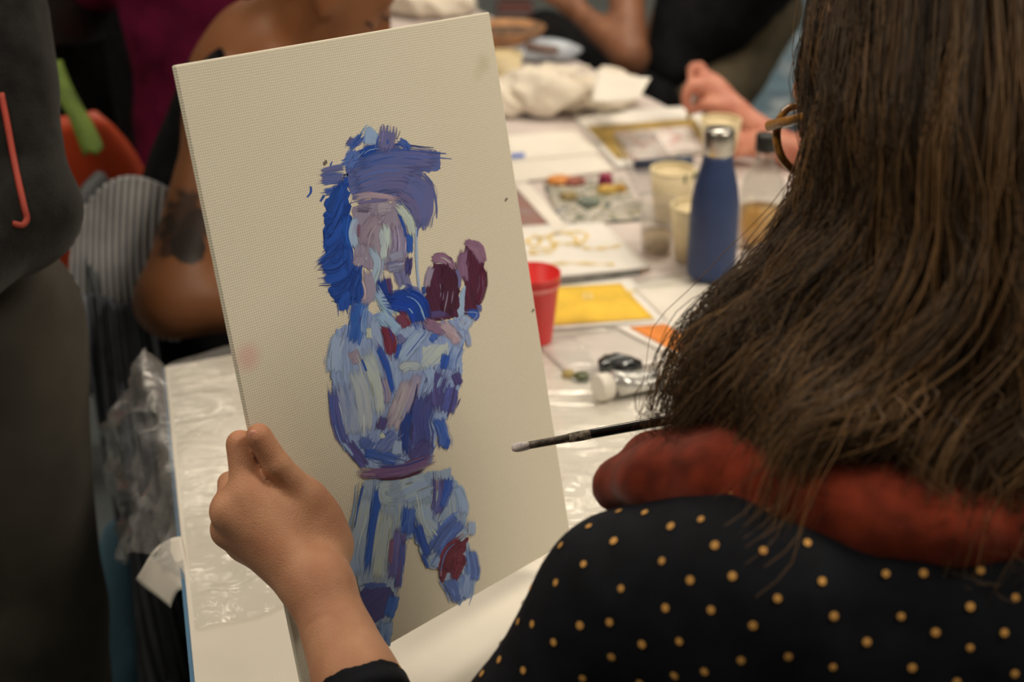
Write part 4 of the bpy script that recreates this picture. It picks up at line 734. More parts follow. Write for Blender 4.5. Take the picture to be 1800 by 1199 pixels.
# clear bottle with black lid
jr = thing_at('glass_bottle', T(1334, 428, Z0), 'clear bottle of yellow liquid with a black lid, right of the blue bottle', 'bottle')
M_glass = film('thin_glass', (.96, .97, .96), .04, .06, .04, 6)
lathe('glass', [(0, .002), (.030, .002), (.033, .006), (.034, .02), (.034, .085), (.030, .105), (.018, .128), (.0145, .138), (.0145, .15), (.0132, .15), (.0132, .138), (.0165, .127), (.0285, .104), (.0325, .085), (.0325, .02), (.031, .007), (0, .005)], M_glass, jr, 40, False)
lathe('liquid', [(0, .0055), (.0305, .0075), (.0322, .02), (.0322, .058), (0, .058)], mat('yellow_liquid', srgb(222, 168, 60), .1, .05, trans=.6, ior=1.2), jr, 36, False)
lathe('lid', [(0, .1505), (.0165, .1505), (.017, .152), (.017, .174), (.016, .176), (0, .1765)], mat('black_lid', (.012, .012, .012), .5, .2), jr, 32)
nv_ = thing_at('marker_pen', T(1160, 300, Z0+.006), 'dark navy marker pen lying behind the smudged paper cup', 'pen')
tube('barrel', wl(nv_, [T(1116, 290, Z0+.009), T(1190, 284, Z0+.009)]), .009, mat('navy_plastic', srgb(40, 50, 74), .5), nv_, 12); tube('cap', wl(nv_, [T(1189, 284, Z0+.009), T(1216, 282, Z0+.009)]), [.010, .009], mat('navy_cap', srgb(70, 84, 108), .5), nv_, 12)
# paint tube
ta, tb = T(1052, 703, Z0)+A(0, 0, .017), T(1250, 652, Z0)+A(0, 0, .010); tdir = unit(tb-ta); tl = np.linalg.norm(tb-ta)
pt = thing_at('paint_tube', (ta*A(1, 1, 0)+A(0, 0, Z0)), 'half squeezed paint tube with white cap and red end, lying on the plastic sheet', 'paint tube')
tsd = unit(np.cross(tdir, A(0, 0, 1))); tup = np.cross(tsd, tdir)
def ttube(name, secs, m, n=28, crumple=0):
    V = []; K = len(secs)
    for t, a, b, dz in secs:
        for j in range(n):
            q = 6.2832*j/n; p = ta+tdir*t*tl+tsd*a*math.cos(q)+tup*(b*math.sin(q)+dz); V.append(p+(tup*math.sin(q)+tsd*math.cos(q))*crumple*wob(p, 140, 6))
    F = [(i*n+j, i*n+(j+1) % n, (i+1)*n+(j+1) % n, (i+1)*n+j) for i in range(K-1) for j in range(n)]+[list(range(n))[::-1], list(range((K-1)*n, K*n))]
    return link(name, pmesh(name, wl(pt, np.array(V)), F), m, pt)
ttube('cap', [(-.02, .012, .012, 0), (-.012, .0165, .0165, 0), (.0, .0172, .0172, 0), (.085, .0165, .0165, 0), (.088, .014, .014, 0)], mat('white_cap', srgb(236, 230, 220), .4, .05))
ttube('body', [(.088, .009, .009, 0), (.12, .010, .010, 0), (.15, .0175, .0170, 0), (.22, .0185, .015, -.002), (.32, .0195, .012, -.004), (.42, .0195, .0125, -.004), (.52, .0195, .0125, -.003)], mat('silver_foil', (.72, .72, .70), .25, .2, 60, .5, 90, metal=.55), 28, .0028)
ttube('label', [(.50, .0200, .0130, -.003), (.58, .0203, .0125, -.003), (.70, .0207, .0122, -.002)], mat('white_label', srgb(232, 226, 212), .45, .05), 28, .0006)
ttube('red_end', [(.695, .0208, .0122, -.002), (.82, .0215, .009, -.001), (.93, .022, .004, .001), (1.0, .0225, .0012, .001)], mat('red_label', srgb(206, 48, 46), .4, .08), 28, .0006)
for q in (.56, .61, .66): p = ta+tdir*q*tl+tup*.0098+A(0, 0, 0); box('label_mark', (-.0012, -.004, 0), (.0012, .003, .0004), mat('dark_print', (.03, .03, .03), .6), pt, 0).location = Vector(wl(pt, p))
mt_ = thing_at('foil_scrap', T(1085, 668, Z0+.0006), 'crumpled dark foil scrap against the paint tube\'s cap', 'foil')
body('crumple', [ell(T(1080, 664, Z0)+A(0, 0, .014), A(.020, .012, .012)), ell(T(1105, 660, Z0)+A(0, 0, .013), A(.018, .012, .011)), ell(T(1066, 655, Z0)+A(0, 0, .012), A(.010, .010, .010))], .0025, mat('dark_foil', (.16, .17, .18), .2, .4, 80, metal=.8), mt_, lambda X: .004*wob(X, 170, 8))
for px, py, r, c in ((1020, 664, .0045, (80, 88, 50)), (998, 659, .003, (170, 150, 90)), (1100, 812, .004, (200, 120, 110))):
    t = T(px, py, Z0-.0006); tag(body('paint_drip', [ell(t, A(r*1.3, r, .0014)), ell(t+A(r*.8, r*.5, 0), A(r*.6, r*.7, .0012))], .0008, mat('drip', srgb(*c), .4), None), {1020: 'dark green paint drip on the plastic beside the canvas', 998: 'faint ochre paint drip nearest the canvas edge', 1100: 'small pink paint drip on the plastic left of the rust collar'}[px], 'paint drip')
# crumpled towels and far clutter on the long table
M_towel = mat('paper_towel', srgb(232, 222, 206), .9, .06, 20, .2, 150)
def crumple(px, py, rad, h, label, m, name='paper_towel', cat='paper towel', s=0, sq=1.0, group=None):
    c = T(px, py, Z0); pr = [ell(c+A(rad*.5*math.cos(a+s), rad*.35*math.sin(a+s), h*.42), A(rad*.62, rad*.5*sq, h*.52), None, .02) for a in np.linspace(0, 5.2, 5)]
    o = body(name, pr, max(.004, rad/14), m, None, lambda X: (.016*wob(X, 42, 8, s)+.022*np.minimum(1, np.abs(wob(X, 48, 6, s+3))*1.5)-.012)*min(1, rad/.08), lambda X: Z0+.0005-X[:, 2]); return tag(o, label, cat, group)
crumple(958, 190, .095, .072, 'crumpled cream paper towel heap nearest the canvas, on the long table', M_towel, s=1, group='paper towels')
crumple(1042, 182, .085, .060, 'crumpled cream paper towel heap under the raised paper corner', M_towel, s=4, group='paper towels')
sheet_card('paper_sheet', [(1050, 120), (1143, 150), (1122, 176), (1040, 166)], Z0+.088, M_paper, 'raised white paper with a sharp corner pointing at the black clothes', curl=lambda u, v: .015*u*u-.012*v)
crumple(745, 20, .12, .06, 'white crumpled wrapping at the far end of the table, above the canvas', M_towel, 'wrapping', 'wrapping', 2)
cp_ = paper_cup(T(886, 168, Z0), 'peach coloured paper cup just right of the canvas top corner', 1.05)
dkp = crumple(936, 200, .022, .03, 'small black bottle top in front of the towel heap', mat('black_plastic', (.012, .012, .012), .5), 'bottle_top', 'bottle top', 3)
crumple(897, 196, .05, .03, 'folded white napkin beside the canvas edge, under the peach cup', M_towel, 'napkin', 'napkin', 5)
bw = thing_at('bowl', T(893, 92, Z0), 'orange brown bowl at the far end of the long table', 'bowl')
lathe('shell', [(0, .002), (.05, .002), (.055, .01), (.085, .055), (.088, .060), (.082, .060), (.050, .012), (0, .010)], mat('orange_brown_glaze', srgb(190, 138, 92), .4, .3, 20, c2=srgb(110, 84, 66)), bw, 32, False)
lathe('contents', [(0, .040), (.068, .040), (.06, .05), (.03, .056), (0, .058)], mat('brown_contents', srgb(120, 92, 72), .8, .4, 60), bw, 24, False)
bp_ = thing_at('plastic_pack', T(950, 100, Z0), 'pale blue plastic pack lying beyond the paper towels', 'package')
body('pouch', [cap(T(915, 98, Z0)+A(0, 0, .02), T(990, 104, Z0)+A(0, 0, .02), .022), ell(T(950, 100, Z0)+A(0, 0, .015), A(.10, .05, .022))], .006, mat('pale_blue_plastic', srgb(190, 200, 214), .3, .06, 20), bp_, lambda X: .004*wob(X, 60, 6), lambda X: Z0+.0005-X[:, 2])
tube('seal_strip', wl(bp_, [T(925, 108, Z0)+A(0, 0, .035), T(980, 112, Z0)+A(0, 0, .030)]), .009, mat('brown_strip', srgb(128, 104, 96), .6), bp_, 8)
# ================================================================ the other people and what is around them
from mathutils.bvhtree import BVHTree
def surf(o, px, py, off=.002, base=None):             # where the sight line of a photo pixel meets an object's surface
    mw = base if base is not None else A(0, 0, 0); V = [tuple(np.array(v.co)+mw) for v in o.data.vertices]
    key = o.name
    if key not in _bv: _bv[key] = BVHTree.FromPolygons(V, [tuple(p.vertices) for p in o.data.polygons])
    r = FW + RT*(px-CX)/FPX - UP*(py-CY)/FPX; hit = _bv[key].ray_cast(Vector(CAM), Vector(unit(r)))
    if hit[0] is None: return None
    return np.array(hit[0])+np.array(hit[1])*off
_bv = {}
def black(n, c=(.010, .010, .012)): return mat(n, c, .9, .25, 30, .2, 300, spec=.1)

# --- tattooed woman at the near corner
M_skinT = bpy.data.materials.new('tattooed_skin'); nt, N_, L_, b_ = nodes(M_skinT)
tSh, tEl, tWr = P(405, 195, 2.06), P(302, 530, 2.0), P(560, 548, 2.02)
tN, tH = P(440, 75, 2.20), P(578, -22, 2.12); fT = unit(A(.86, .22, -.50)); rT, fT, uT = frame(fT)
tat = empty('person', A(-.40, 2.12, 0), 'seated woman with a bare tattooed arm and black tank top, bent over the table', 'person')
def tattoo_mat(m, ctr):
    nt, N, L, b = nodes(m); tc = N.new('ShaderNodeTexCoord')
    n = N.new('ShaderNodeTexNoise'); n.inputs['Scale'].default_value = 20; L.new(tc.outputs['Object'], n.inputs['Vector'])
    r = N.new('ShaderNodeValToRGB'); r.color_ramp.elements[0].color = (*srgb(122, 76, 46), 1); r.color_ramp.elements[1].color = (*srgb(142, 92, 58), 1); L.new(n.outputs['Fac'], r.inputs[0]); o = r.outputs[0]
    n2 = N.new('ShaderNodeTexNoise'); n2.inputs['Scale'].default_value = 75; n2.inputs['Detail'].default_value = 4; L.new(tc.outputs['Object'], n2.inputs['Vector'])
    for c, rad, thr, soft, s in ctr:
        d = N.new('ShaderNodeVectorMath'); d.operation = 'DISTANCE'; d.inputs[1].default_value = tuple(c); L.new(tc.outputs['Object'], d.inputs[0])
        a = N.new('ShaderNodeMath'); a.operation = 'MULTIPLY_ADD'; a.inputs[1].default_value = 1/rad; a.inputs[2].default_value = 0; L.new(d.outputs['Value'], a.inputs[0])
        q = N.new('ShaderNodeMath'); q.operation = 'MULTIPLY_ADD'; q.inputs[1].default_value = thr; L.new(n2.outputs['Fac'], q.inputs[0]); L.new(a.outputs[0], q.inputs[2])
        mr = N.new('ShaderNodeMapRange'); mr.inputs[1].default_value = 1+thr*.5-soft; mr.inputs[2].default_value = 1+thr*.5+soft; mr.inputs[3].default_value = s; mr.inputs[4].default_value = 0; L.new(q.outputs[0], mr.inputs[0])
        x = N.new('ShaderNodeMixRGB'); x.inputs[2].default_value = (*srgb(40, 30, 26), 1); L.new(mr.outputs[0], x.inputs[0]); L.new(o, x.inputs[1]); o = x.outputs[0]
    L.new(o, b.inputs['Base Color']); b.inputs['Roughness'].default_value = .5; b.inputs['Specular IOR Level'].default_value = .35
tb_ = [cap(tSh, tEl, .052, .046, .03), cap(tEl, tEl*.45+tWr*.55, .046, .036, .03), cap(tEl*.45+tWr*.55, tWr, .036, .026, .02), *hand_prims(tWr, A(1, .25, -.1), A(-.1, -.4, .9), .95, .6, 1),
       cap(tSh, tN+A(.02, .06, -.03), .055, .06, .05), cap(A(-.37, 2.15, 1.02), A(-.48, 2.15, .70), .090, .110, .05), ell(A(-.42, 2.15, .58), A(.14, .17, .13), None, .05), cap(tN, tH-uT*.05-fT*.02, .054, .050, .03), *head_prims(tH, fT),
       cap(A(-.36, 2.30, 1.0), A(-.35, 2.44, .80), .048, .04, .03), cap(A(-.35, 2.44, .80), A(-.17, 2.34, .79), .038, .026, .02), *hand_prims(A(-.17, 2.34, .79), A(.9, -.3, -.05), A(0, -.2, .9), .9, .8, 1), cap(A(-.43, 2.14, 1.0), A(-.36, 2.30, 1.0), .05, .05, .04),
       *[p for y in (2.06, 2.26) for p in (cap(A(-.42, y, .54), A(-.08, y, .54), .085, .065), cap(A(-.08, y, .54), A(-.10, y, .1), .06, .045), cap(A(-.10, y, .045), A(.04, y, .04), .04, .032))]]
bodyT = body('body', tb_, .0075, M_skinT, tat)
tloc = A(-.40, 2.12, 0); tS = lambda px, py: surf(bodyT, px, py, 0, tloc)
tattoo_mat(M_skinT, [(tS(331, 432)-tloc, .025, .5, .08, 1), (tS(300, 425)-tloc, .022, 1.8, .2, .8), (tS(322, 372)-tloc, .028, 2.2, .2, .85), (tS(345, 395)-tloc, .022, 2.0, .2, .85), (tS(288, 398)-tloc, .020, 2.4, .25, .7)])
M_tank = black('black_tank_top')
top_cut = lambda X: (X[:, 2]-1.03)
body('tank_top', [cap(A(-.385, 2.14, 1.0), A(-.495, 2.14, .72), .100, .125, .05), ell(A(-.42, 2.15, .60), A(.148, .178, .13), None, .05)], .009, M_tank, tat, lambda X: .002*wob(X, 40, 6), top_cut)
sp1 = [q for q in (surf(bodyT, x, y, .001, tloc) for x, y in ((395, 95), (380, 105), (366, 120), (352, 140), (340, 165), (330, 195))) if q is not None]
if len(sp1) > 3: tube('shoulder_strap', wl(tat, spline(sp1, 24)), .011, M_tank, tat, 10)
body('trousers', [ell(A(-.42, 2.15, .56), A(.155, .185, .12)), *[p for y in (2.06, 2.26) for p in (cap(A(-.42, y, .54), A(-.08, y, .54), .096, .078), cap(A(-.08, y, .54), A(-.10, y, .12), .075, .06))]], .011, black('black_trousers'), tat)
M_darkhair = mat('dark_hair', (.012, .008, .006), .55, .3, 90, .5, 200, stretch=(1, 1, .3))
body('hair', [ell(tH+uT*.04-fT*.035, A(.080, .092, .088), np.stack([rT, fT, uT], 1)), ell(tH-fT*.105+uT*.03, A(.045, .05, .045), None, .02), ell(P(462, 2, 2.15), A(.03, .03, .02), None, .02)], .007, M_darkhair, tat, lambda X: .003*wob(X, 90, 8), lambda X: ((X-tH) @ fT - .040 - .5*np.maximum((X-tH) @ uT, 0)))
er = surf(bodyT, 548, 14, .006, tloc); er = er if er is not None else P(548, 14, 2.05)
ear = bpy.data.objects.new('earring', None); col.objects.link(ear); ear.parent = tat; ear.location = wl(tat, er); ear['label'] = 'pale dangling earring'
M_pearl = mat('pearl', srgb(214, 180, 150), .3, .1, 40)
for dz, r_ in ((-.010, .006), (-.024, .0075), (-.040, .0065), (-.053, .004)): body('bead', [ell(A(0, 0, dz), A(r_*.8, r_*.8, r_*1.2))], .0015, M_pearl, ear)
for px, py in ((680, 34), (650, 44)):
    q = [surf(bodyT, px+dx, py+dy, .001, tloc) for dx, dy in ((-8, -6), (0, -2), (5, 6))]
    if all(k is not None for k in q): tube('eyelash', wl(tat, q), [.001, .0022, .001], M_darkhair, tat, 6)

# --- her chair, with knitwear thrown over its back
def chair(name, loc, rz, m, label, back_h=.86):
    t = empty(name, loc, label, 'chair', None, rz)
    grid('seat', lambda u, v: A(-.20+.40*u, -.20+.40*v, .445+.012*((2*u-1)**2+(2*v-1)**2)), 12, 12, m, t, .012)
    grid('backrest', lambda u, v: A(-.215-.05*v-.02*(1-(2*u-1)**2), (-.20+.40*u)*(1-.45*v**4), .53+(back_h-.53)*v), 14, 12, m, t, .012)
    for sx in (-1, 1):
        for sy in (-1, 1):
            top = .86 if False else .445
            tube('leg', [(sx*.20, sy*.20, 0), (sx*.17, sy*.17, top)], .011, M_steel, t)
    for sy in (-1, 1): tube('back_post', [(-.18, sy*.16, .44), (-.235, sy*.17, .56), (-.27, sy*.16, .70)], .010, M_steel, t)
    return t
chair('chair', A(-.36, 2.10, 0), .15, mat('grey_chair_plastic', (.06, .07, .08), .5), 'dark chair under the tattooed woman, its back covered by knitwear', .84)
tint_knit = hair_mat('ribbed_knit', .95)
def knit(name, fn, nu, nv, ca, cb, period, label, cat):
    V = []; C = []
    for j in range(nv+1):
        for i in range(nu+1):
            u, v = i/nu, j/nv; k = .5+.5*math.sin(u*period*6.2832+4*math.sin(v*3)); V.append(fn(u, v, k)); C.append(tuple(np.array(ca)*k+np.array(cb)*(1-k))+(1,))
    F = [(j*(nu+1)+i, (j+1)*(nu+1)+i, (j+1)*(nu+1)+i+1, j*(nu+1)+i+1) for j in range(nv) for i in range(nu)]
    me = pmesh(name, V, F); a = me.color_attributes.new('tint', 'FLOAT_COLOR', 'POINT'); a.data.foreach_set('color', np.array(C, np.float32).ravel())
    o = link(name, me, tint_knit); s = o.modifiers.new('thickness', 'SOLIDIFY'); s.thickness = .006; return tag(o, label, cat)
kl, kr = P(150, 400, 2.06), P(262, 330, 2.08)
def card_fn(u, v, k):
    tl = P(205, 335, 2.08); p = kl*(1-u)+kr*u + A(0, 0, .045*math.sin(math.pi*u)); d = A(0, -.03, 0)
    q = p + A(-.02+.05*u, -.055*math.sin(v*math.pi*.6), -.26*v*(1-.15*u)) + A(0, -.012, 0)*k*.35; return q+A(.3, -1, .2)*.012*wob(q, 22, 6)
knit('cardigan', card_fn, 90, 30, srgb(186, 186, 188), srgb(96, 98, 104), 14, 'light grey ribbed cardigan bunched over the chair back beside the tattooed arm', 'cardigan')
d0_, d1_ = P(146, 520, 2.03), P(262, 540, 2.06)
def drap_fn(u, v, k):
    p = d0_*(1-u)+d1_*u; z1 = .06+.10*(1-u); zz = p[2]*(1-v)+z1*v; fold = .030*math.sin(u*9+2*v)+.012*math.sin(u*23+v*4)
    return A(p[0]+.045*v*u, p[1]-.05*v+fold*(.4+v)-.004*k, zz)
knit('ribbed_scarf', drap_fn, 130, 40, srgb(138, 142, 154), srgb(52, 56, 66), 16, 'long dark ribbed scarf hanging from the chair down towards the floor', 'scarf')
bg = T(196, 1110, .2); tag(body('cloth_bag', [cap(bg+A(.03, .02, .16), bg+A(0, 0, 0), .03, .055), cap(bg, bg+A(.01, -.01, -.13), .055, .06), ell(bg+A(.02, 0, -.02), A(.05, .05, .09))], .006, mat('sky_blue_cloth', srgb(140, 196, 234), .8, .15, 15, .2, 120), None, lambda X: .005*wob(X*A(1, 1, .5), 50, 6)), 'sky blue cloth bag on the floor between the dark trousers and the scarf', 'bag')

# --- standing person at the left edge
M_jkt = mat('charcoal_fleece', (.013, .0125, .012), .95, .3, 40, .5, 400, sheen=.1, spec=.1); M_pant = mat('grey_brown_trousers', (.068, .061, .052), .9, .2, 8, .2, 300, spec=.1)
sx, sy = -.735, 1.52
stn = empty('person', A(sx, sy, 0), 'standing person in charcoal fleece with red piping, at the left edge', 'person')
shd, elb, wrs = P(-60, -200, 1.60), P(22, 370, 1.53), P(-120, 500, 1.42)
M_skinS = skin('standing_skin', srgb(200, 150, 120), srgb(180, 130, 100), 0)
hdS = A(sx, sy+.02, 1.66)
sb = [cap(A(sx, sy, 1.38), hdS, .055, .05), *head_prims(hdS, A(.2, .9, -.3)), ell(A(sx, sy, 1.18), A(.15, .11, .26)), cap(shd, elb, .05, .045), cap(elb, wrs, .04, .028), *hand_prims(wrs, wrs-elb, A(0, -1, .2), 1, .4), cap(A(sx, sy, 1.36), shd, .06, .05),
      cap(A(sx-.12, sy, 1.36), A(sx-.22, sy, 1.05), .05, .04), cap(A(sx-.22, sy, 1.05), A(sx-.14, sy+.16, .95), .038, .028),
      *[p for dx in (-.1, .135) for p in (cap(A(sx+dx, sy, .9), A(sx+dx, sy-.01, .5), .085, .055), cap(A(sx+dx, sy-.01, .5), A(sx+dx, sy+.02, .08), .05, .04), cap(A(sx+dx, sy, .045), A(sx+dx+.03, sy+.16, .035), .042, .034))]]
body('body', sb, .0075, M_skinS, stn)
jk = [ell(A(sx-.01, sy, 1.16), A(.20, .145, .30)), cap(A(sx-.01, sy, .98), A(sx-.01, sy, .93), .165, .15, .06), cap(shd, elb, .070, .064, .03), cap(elb, wrs, .062, .05, .03), cap(A(sx, sy, 1.38), shd, .085, .07, .04), cap(A(sx-.12, sy, 1.36), A(sx-.22, sy, 1.05), .075, .06, .04)]
jacket = body('fleece_jacket', jk, .009, M_jkt, stn, lambda X: .006*wob(X*A(1, 1, 1.4), 24, 8)+.0025*wob(X, 60, 6, 5), lambda X: .86-X[:, 2])
tr = [cap(A(sx-.01, sy, .92), A(sx-.01, sy, .86), .145, .14, .05)]+[p for dx in (-.10, .135) for p in (cap(A(sx+dx, sy, .88), A(sx+dx, sy-.01, .48), .105, .082, .03), cap(A(sx+dx, sy-.01, .48), A(sx+dx, sy+.01, .06), .082, .075, .03))]
body('trousers', tr, .01, M_pant, stn, lambda X: .006*wob(X*A(1.6, 1.6, .35), 26, 8))
pl_ = [q for q in (surf(jacket, x, y, .001, A(sx, sy, 0)) for x, y in ((2, 165), (12, 215), (22, 270), (32, 320), (42, 365), (46, 385), (38, 396), (22, 394))) if q is not None]
if len(pl_) > 3: tube('red_piping', wl(stn, spline(pl_, 40)), .0032, mat('red_piping', srgb(160, 54, 38), .7), stn, 8)
for s_ in (-.10, .135): body('shoe', [cap(A(sx+s_, sy, .045), A(sx+s_+.03, sy+.17, .035), .05, .04)], .008, M_steel, stn, None, lambda X: -X[:, 2])

# --- people further back
def far_person(loc, label, prims, skin_m, clothes, hs=.012):
    t = empty('person', loc, label, 'person'); body('body', prims, hs, skin_m, t)
    for nm, pr, m, d in clothes: body(nm, pr, hs, m, t, (lambda X: .006*wob(X, 26, 6)) if d else None)
    return t
M_skinB = skin('brown_skin', srgb(140, 94, 68), srgb(116, 76, 54), 0, 0); M_skinK = skin('pink_skin', srgb(206, 142, 118), srgb(186, 112, 92), 0, 0)
def standing(x, y, hd, lean, f=(.5, .6, -.4)):
    hip = A(x, y, .92); ch = A(x, y, 1.28)+lean
    return hip, ch, [cap(hip, ch, .13, .13, .05), cap(ch+A(0, 0, .1), hd, .05, .05, .03), *head_prims(hd, f), *[p for s in (-1, 1) for p in (cap(ch+A(s*.17, 0, .08), ch+A(s*.2, .02, -.2), .045, .04), cap(ch+A(s*.2, .02, -.2), ch+A(s*.14, .2, -.28), .036, .026), *hand_prims(ch+A(s*.14, .2, -.28), A(0, 1, -.2), A(0, .2, 1), 1, .5), cap(hip+A(s*.09, 0, -.02), A(x+s*.10, y, .5), .085, .055), cap(A(x+s*.10, y, .5), A(x+s*.10, y+.02, .08), .05, .04), cap(A(x+s*.1, y, .045), A(x+s*.11, y+.16, .035), .04, .034))]]
def suit(hip, ch, x, y): return [cap(hip, ch, .155, .16, .05), cap(ch+A(-.14, 0, .07), ch+A(.14, 0, .07), .08, None, .05), *[p for s in (-1, 1) for p in (cap(ch+A(s*.17, 0, .08), ch+A(s*.2, .02, -.2), .066, .058, .03), cap(ch+A(s*.2, .02, -.2), ch+A(s*.15, .17, -.27), .055, .042, .02))]]
def slacks(hip, x, y): return [cap(hip+A(0, 0, .02), hip, .15, None, .05), *[p for s in (-1, 1) for p in (cap(hip+A(s*.09, 0, -.02), A(x+s*.10, y, .5), .105, .078, .03), cap(A(x+s*.10, y, .5), A(x+s*.10, y+.01, .06), .078, .066, .03))]]
x3, y3 = -1.0, 3.16; hd3 = P(118, -35, 2.85); hip, ch, pr = standing(x3, y3, hd3, A(.02, -.08, -.08), (.4, .3, -.8))
far_person(A(x3, y3, 0), 'bent person all in black behind the orange chair', pr, M_skinB, [('black_coat', suit(hip, ch, x3, y3)+[cap(ch, hip+A(.0, 0, -.25), .15, .17)], black('black_coat'), 1), ('black_slacks', slacks(hip, x3, y3), black('black_slacks'), 0), ('hair', [ell(hd3+A(.01, -.01, .0), A(.115, .125, .125))], M_darkhair, 0)])
x4, y4 = -.585, 2.76; hd4 = A(-.52, 2.70, 1.52); hip, ch, pr = standing(x4, y4, hd4, A(.0, .0, -.06), (.7, .3, -.6))
M_mar = mat('maroon_wool', srgb(104, 22, 58), .9, .3, 14, .3, 200, spec=.1)
far_person(A(x4, y4, 0), 'person in a maroon sweater standing behind the tattooed woman', pr, M_skinB, [('maroon_sweater', suit(hip, ch, x4, y4)+[cap(ch, hip+A(0, 0, -.30), .14, .165)], M_mar, 1), ('dark_slacks', slacks(hip, x4, y4), black('navy_slacks'), 0), ('hair', [ell(hd4+A(0, -.01, .03), A(.10, .11, .10))], M_darkhair, 0)])
# black-clad sitter on the far right side of the long table
e5, w5, s5, c5 = P(1108, 100, 3.32), P(1018, 22, 3.42), P(1092, -150, 3.55), P(1270, -90, 3.55); hd5 = P(1120, -320, 3.5)
p5 = [cap(s5, e5, .045, .042), cap(e5, w5, .042, .027), *hand_prims(w5, A(-.6, .2, .5), A(.2, -.8, .2), 1, .7), cap(s5, c5, .05, .09), cap(c5, P(1210, 120, 3.6), .12, .13), cap(c5, hd5, .055, .05), *head_prims(hd5, A(-.8, -.3, -.5))]
far_person(T(1240, 150, 0)*A(1, 1, 0)*0+A(.47, 3.45, 0), 'black clad person across the long table, bare forearm propped on its edge', p5, M_skinB,
           [('black_top', [cap(P(1310, -140, 3.55), P(1185, 120, 3.48), .17, .075, .05), cap(c5, s5, .11, .075, .05), cap(P(1300, -60, 3.6), P(1240, 40, 3.55), .16, .12, .05)], black('black_top'), 1),
            ('black_skirt', [cap(P(960, 70, 3.75), P(1060, 135, 3.58), .075, .09, .05), cap(P(1060, 135, 3.58), P(1155, 185, 3.44), .09, .06, .05), cap(P(1060, 150, 3.7), P(1150, 260, 3.6), .12, .12, .05)], black('black_skirt'), 1),
            ('olive_trousers', [cap(P(1345, 20, 3.75), P(1235, 190, 3.5), .10, .10, .04), cap(P(1235, 190, 3.5), A(.45, 3.2, .08), .09, .065, .03)], mat('olive_trousers', srgb(92, 82, 62), .9, .2, 20), 1), ('hair', [ell(hd5+A(.03, .02, .04), A(.09, .10, .10)), ell(hd5+A(.09, .03, 0), A(.05, .05, .06))], M_darkhair, 0)])
# pink-armed sitter behind the painter's head
w6, e6, s6, c6 = P(1292, 200, 2.70), P(1430, 300, 2.62), P(1530, -20, 2.78), P(1640, 60, 2.86); hd6 = P(1600, -190, 2.8)
p6 = [cap(w6, e6, .025, .038), cap(e6, s6, .04, .048), cap(s6, c6, .05, .09), cap(c6, P(1660, 330, 2.9), .12, .13), cap(c6, hd6, .05, .05), *head_prims(hd6, A(-.8, -.4, -.5)), cap(w6, P(1250, 158, 2.74), .026, .030, .02), cap(P(1268, 176, 2.72), P(1238, 138, 2.75), .024, .018, .015),
      *chain([P(1238, 138, 2.75), P(1232, 116, 2.75), P(1216, 118, 2.74), P(1214, 134, 2.73)], [.014, .0105, .010, .009], .004), *chain([P(1240, 152, 2.73), P(1212, 152, 2.72), P(1203, 172, 2.72), P(1210, 192, 2.73)], [.015, .0115, .0105, .009], .004),
      *chain([P(1262, 190, 2.69), P(1238, 184, 2.70), P(1218, 196, 2.72)], [.017, .012, .0095], .004), *chain([P(1246, 146, 2.78), P(1226, 142, 2.80), P(1222, 160, 2.80)], [.014, .010, .009], .004), *chain([P(1250, 150, 2.80), P(1236, 160, 2.82), P(1236, 176, 2.81)], [.012, .009, .008], .004), *hand_prims(P(1345, 252, 2.60), A(-1, .05, -.1), A(0, -.5, .9), .8, .9, 1, .004), cap(P(1345, 252, 2.60), P(1480, 290, 2.58), .024, .034), cap(P(1480, 290, 2.58), c6+A(.1, 0, -.05), .036, .05)]
far_person(A(.82, 2.62, 0), 'pink armed person painting behind the seated painter\'s glasses', p6, M_skinK, [('shirt', [cap(c6, P(1660, 330, 2.9), .15, .16, .05), cap(s6, c6, .08, .11, .05), cap(e6*.4+s6*.6, s6, .055, .07, .03)], mat('grey_brown_shirt', srgb(96, 88, 84), .9, .2, 20), 1), ('trousers', [cap(P(1660, 330, 2.9), A(.6, 2.75, .52), .15, .1, .05), cap(A(.6, 2.75, .52), A(.6, 2.8, .06), .08, .06, .03)], black('dark_trousers_far'), 0), ('hair', [ell(hd6+A(.03, .02, .04), A(.09, .10, .10))], M_darkhair, 0)], .009)
fb = empty('paintbrush', P(1212, 195, 2.76), 'white brush between the pink fingers over the bordered picture', 'paintbrush')
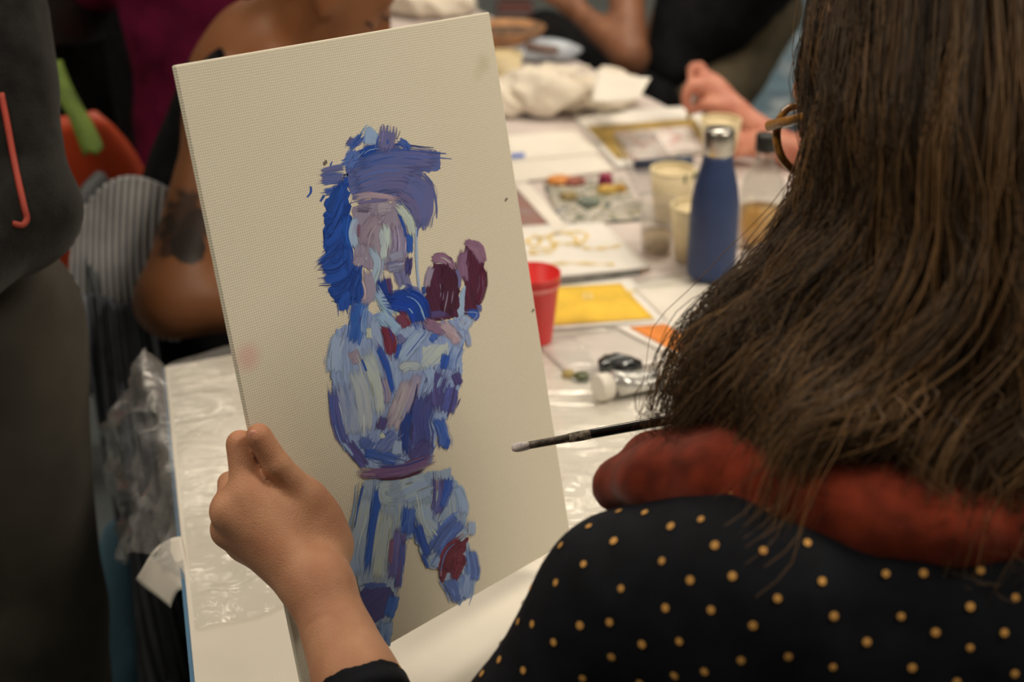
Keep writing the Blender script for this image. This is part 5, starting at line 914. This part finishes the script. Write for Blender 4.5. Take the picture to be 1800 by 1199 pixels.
tube('handle', wl(fb, [P(1232, 150, 2.77), P(1215, 188, 2.755), P(1212, 200, 2.75)]), [.005, .0065, .006], mat('white_handle', srgb(226, 216, 208), .4), fb); tube('bristles', wl(fb, [P(1212, 200, 2.75), P(1210, 212, 2.745)]), [.006, .002], mat('ochre_bristle', srgb(180, 160, 90), .7), fb)

# --- chair, scarf, floor things
oc = chair('plastic_chair', A(-.92, 2.59, 0), 2.0, mat('orange_plastic', srgb(206, 76, 40), .45, .08, 10), 'orange plastic chair seen between the fleece jacket and the cardigan', .875)
gs = [P(90, 112, 2.34), P(106, 150, 2.34), P(128, 190, 2.34), P(148, 225, 2.34), P(166, 268, 2.34)]; gs = spline(gs, 24)
def scarf(u, v):
    p = gs[int(round(v*23))]; return p + A(.024*(u-.5), .02*(u-.5), .004*math.sin(u*9+v*5)) + A(0, -.01, 0)*math.sin(u*3.14)
tag(grid('green_strap', scarf, 8, 23, mat('lime_green_webbing', srgb(100, 126, 40), .7, .2, 30), None, .004), 'lime green strap lying over the top of the orange chair', 'strap')
bs = T(1345, 150, .0)*A(1, 1, 0)
M_bp = mat('blue_grey_plastic', srgb(112, 138, 156), .35, .2, 6, .3, 20)
tag(body('drop_sheet', [ell(bs+A(.05, -.1, .12), A(.30, .35, .22)), ell(bs+A(.1, .35, .2), A(.32, .3, .28)), ell(bs+A(-.12, -.5, .05), A(.2, .3, .12))], .018, M_bp, None, lambda X: .03*wob(X, 14, 8)+.02*wob(X, 30, 6, 4), lambda X: .001-X[:, 2]), 'heaped blue grey plastic drop sheet on the floor behind the far painter', 'plastic sheet')
rb = T(905, 12, .02); rbx = empty('red_folder', rb*A(1, 1, 0), 'dark red folder lying on the floor beyond the long table', 'folder')
box('cover', (-.085, -.07, .001), (.085, .07, .02), mat('dark_red_card', srgb(140, 36, 40), .6), rbx, .003); box('pages', (-.08, -.066, .021), (.08, .066, .03), M_paper, rbx, .001); box('flap', (-.085, -.07, .031), (.085, .07, .035), mat('dark_red_card', srgb(140, 36, 40), .6), rbx, .001)
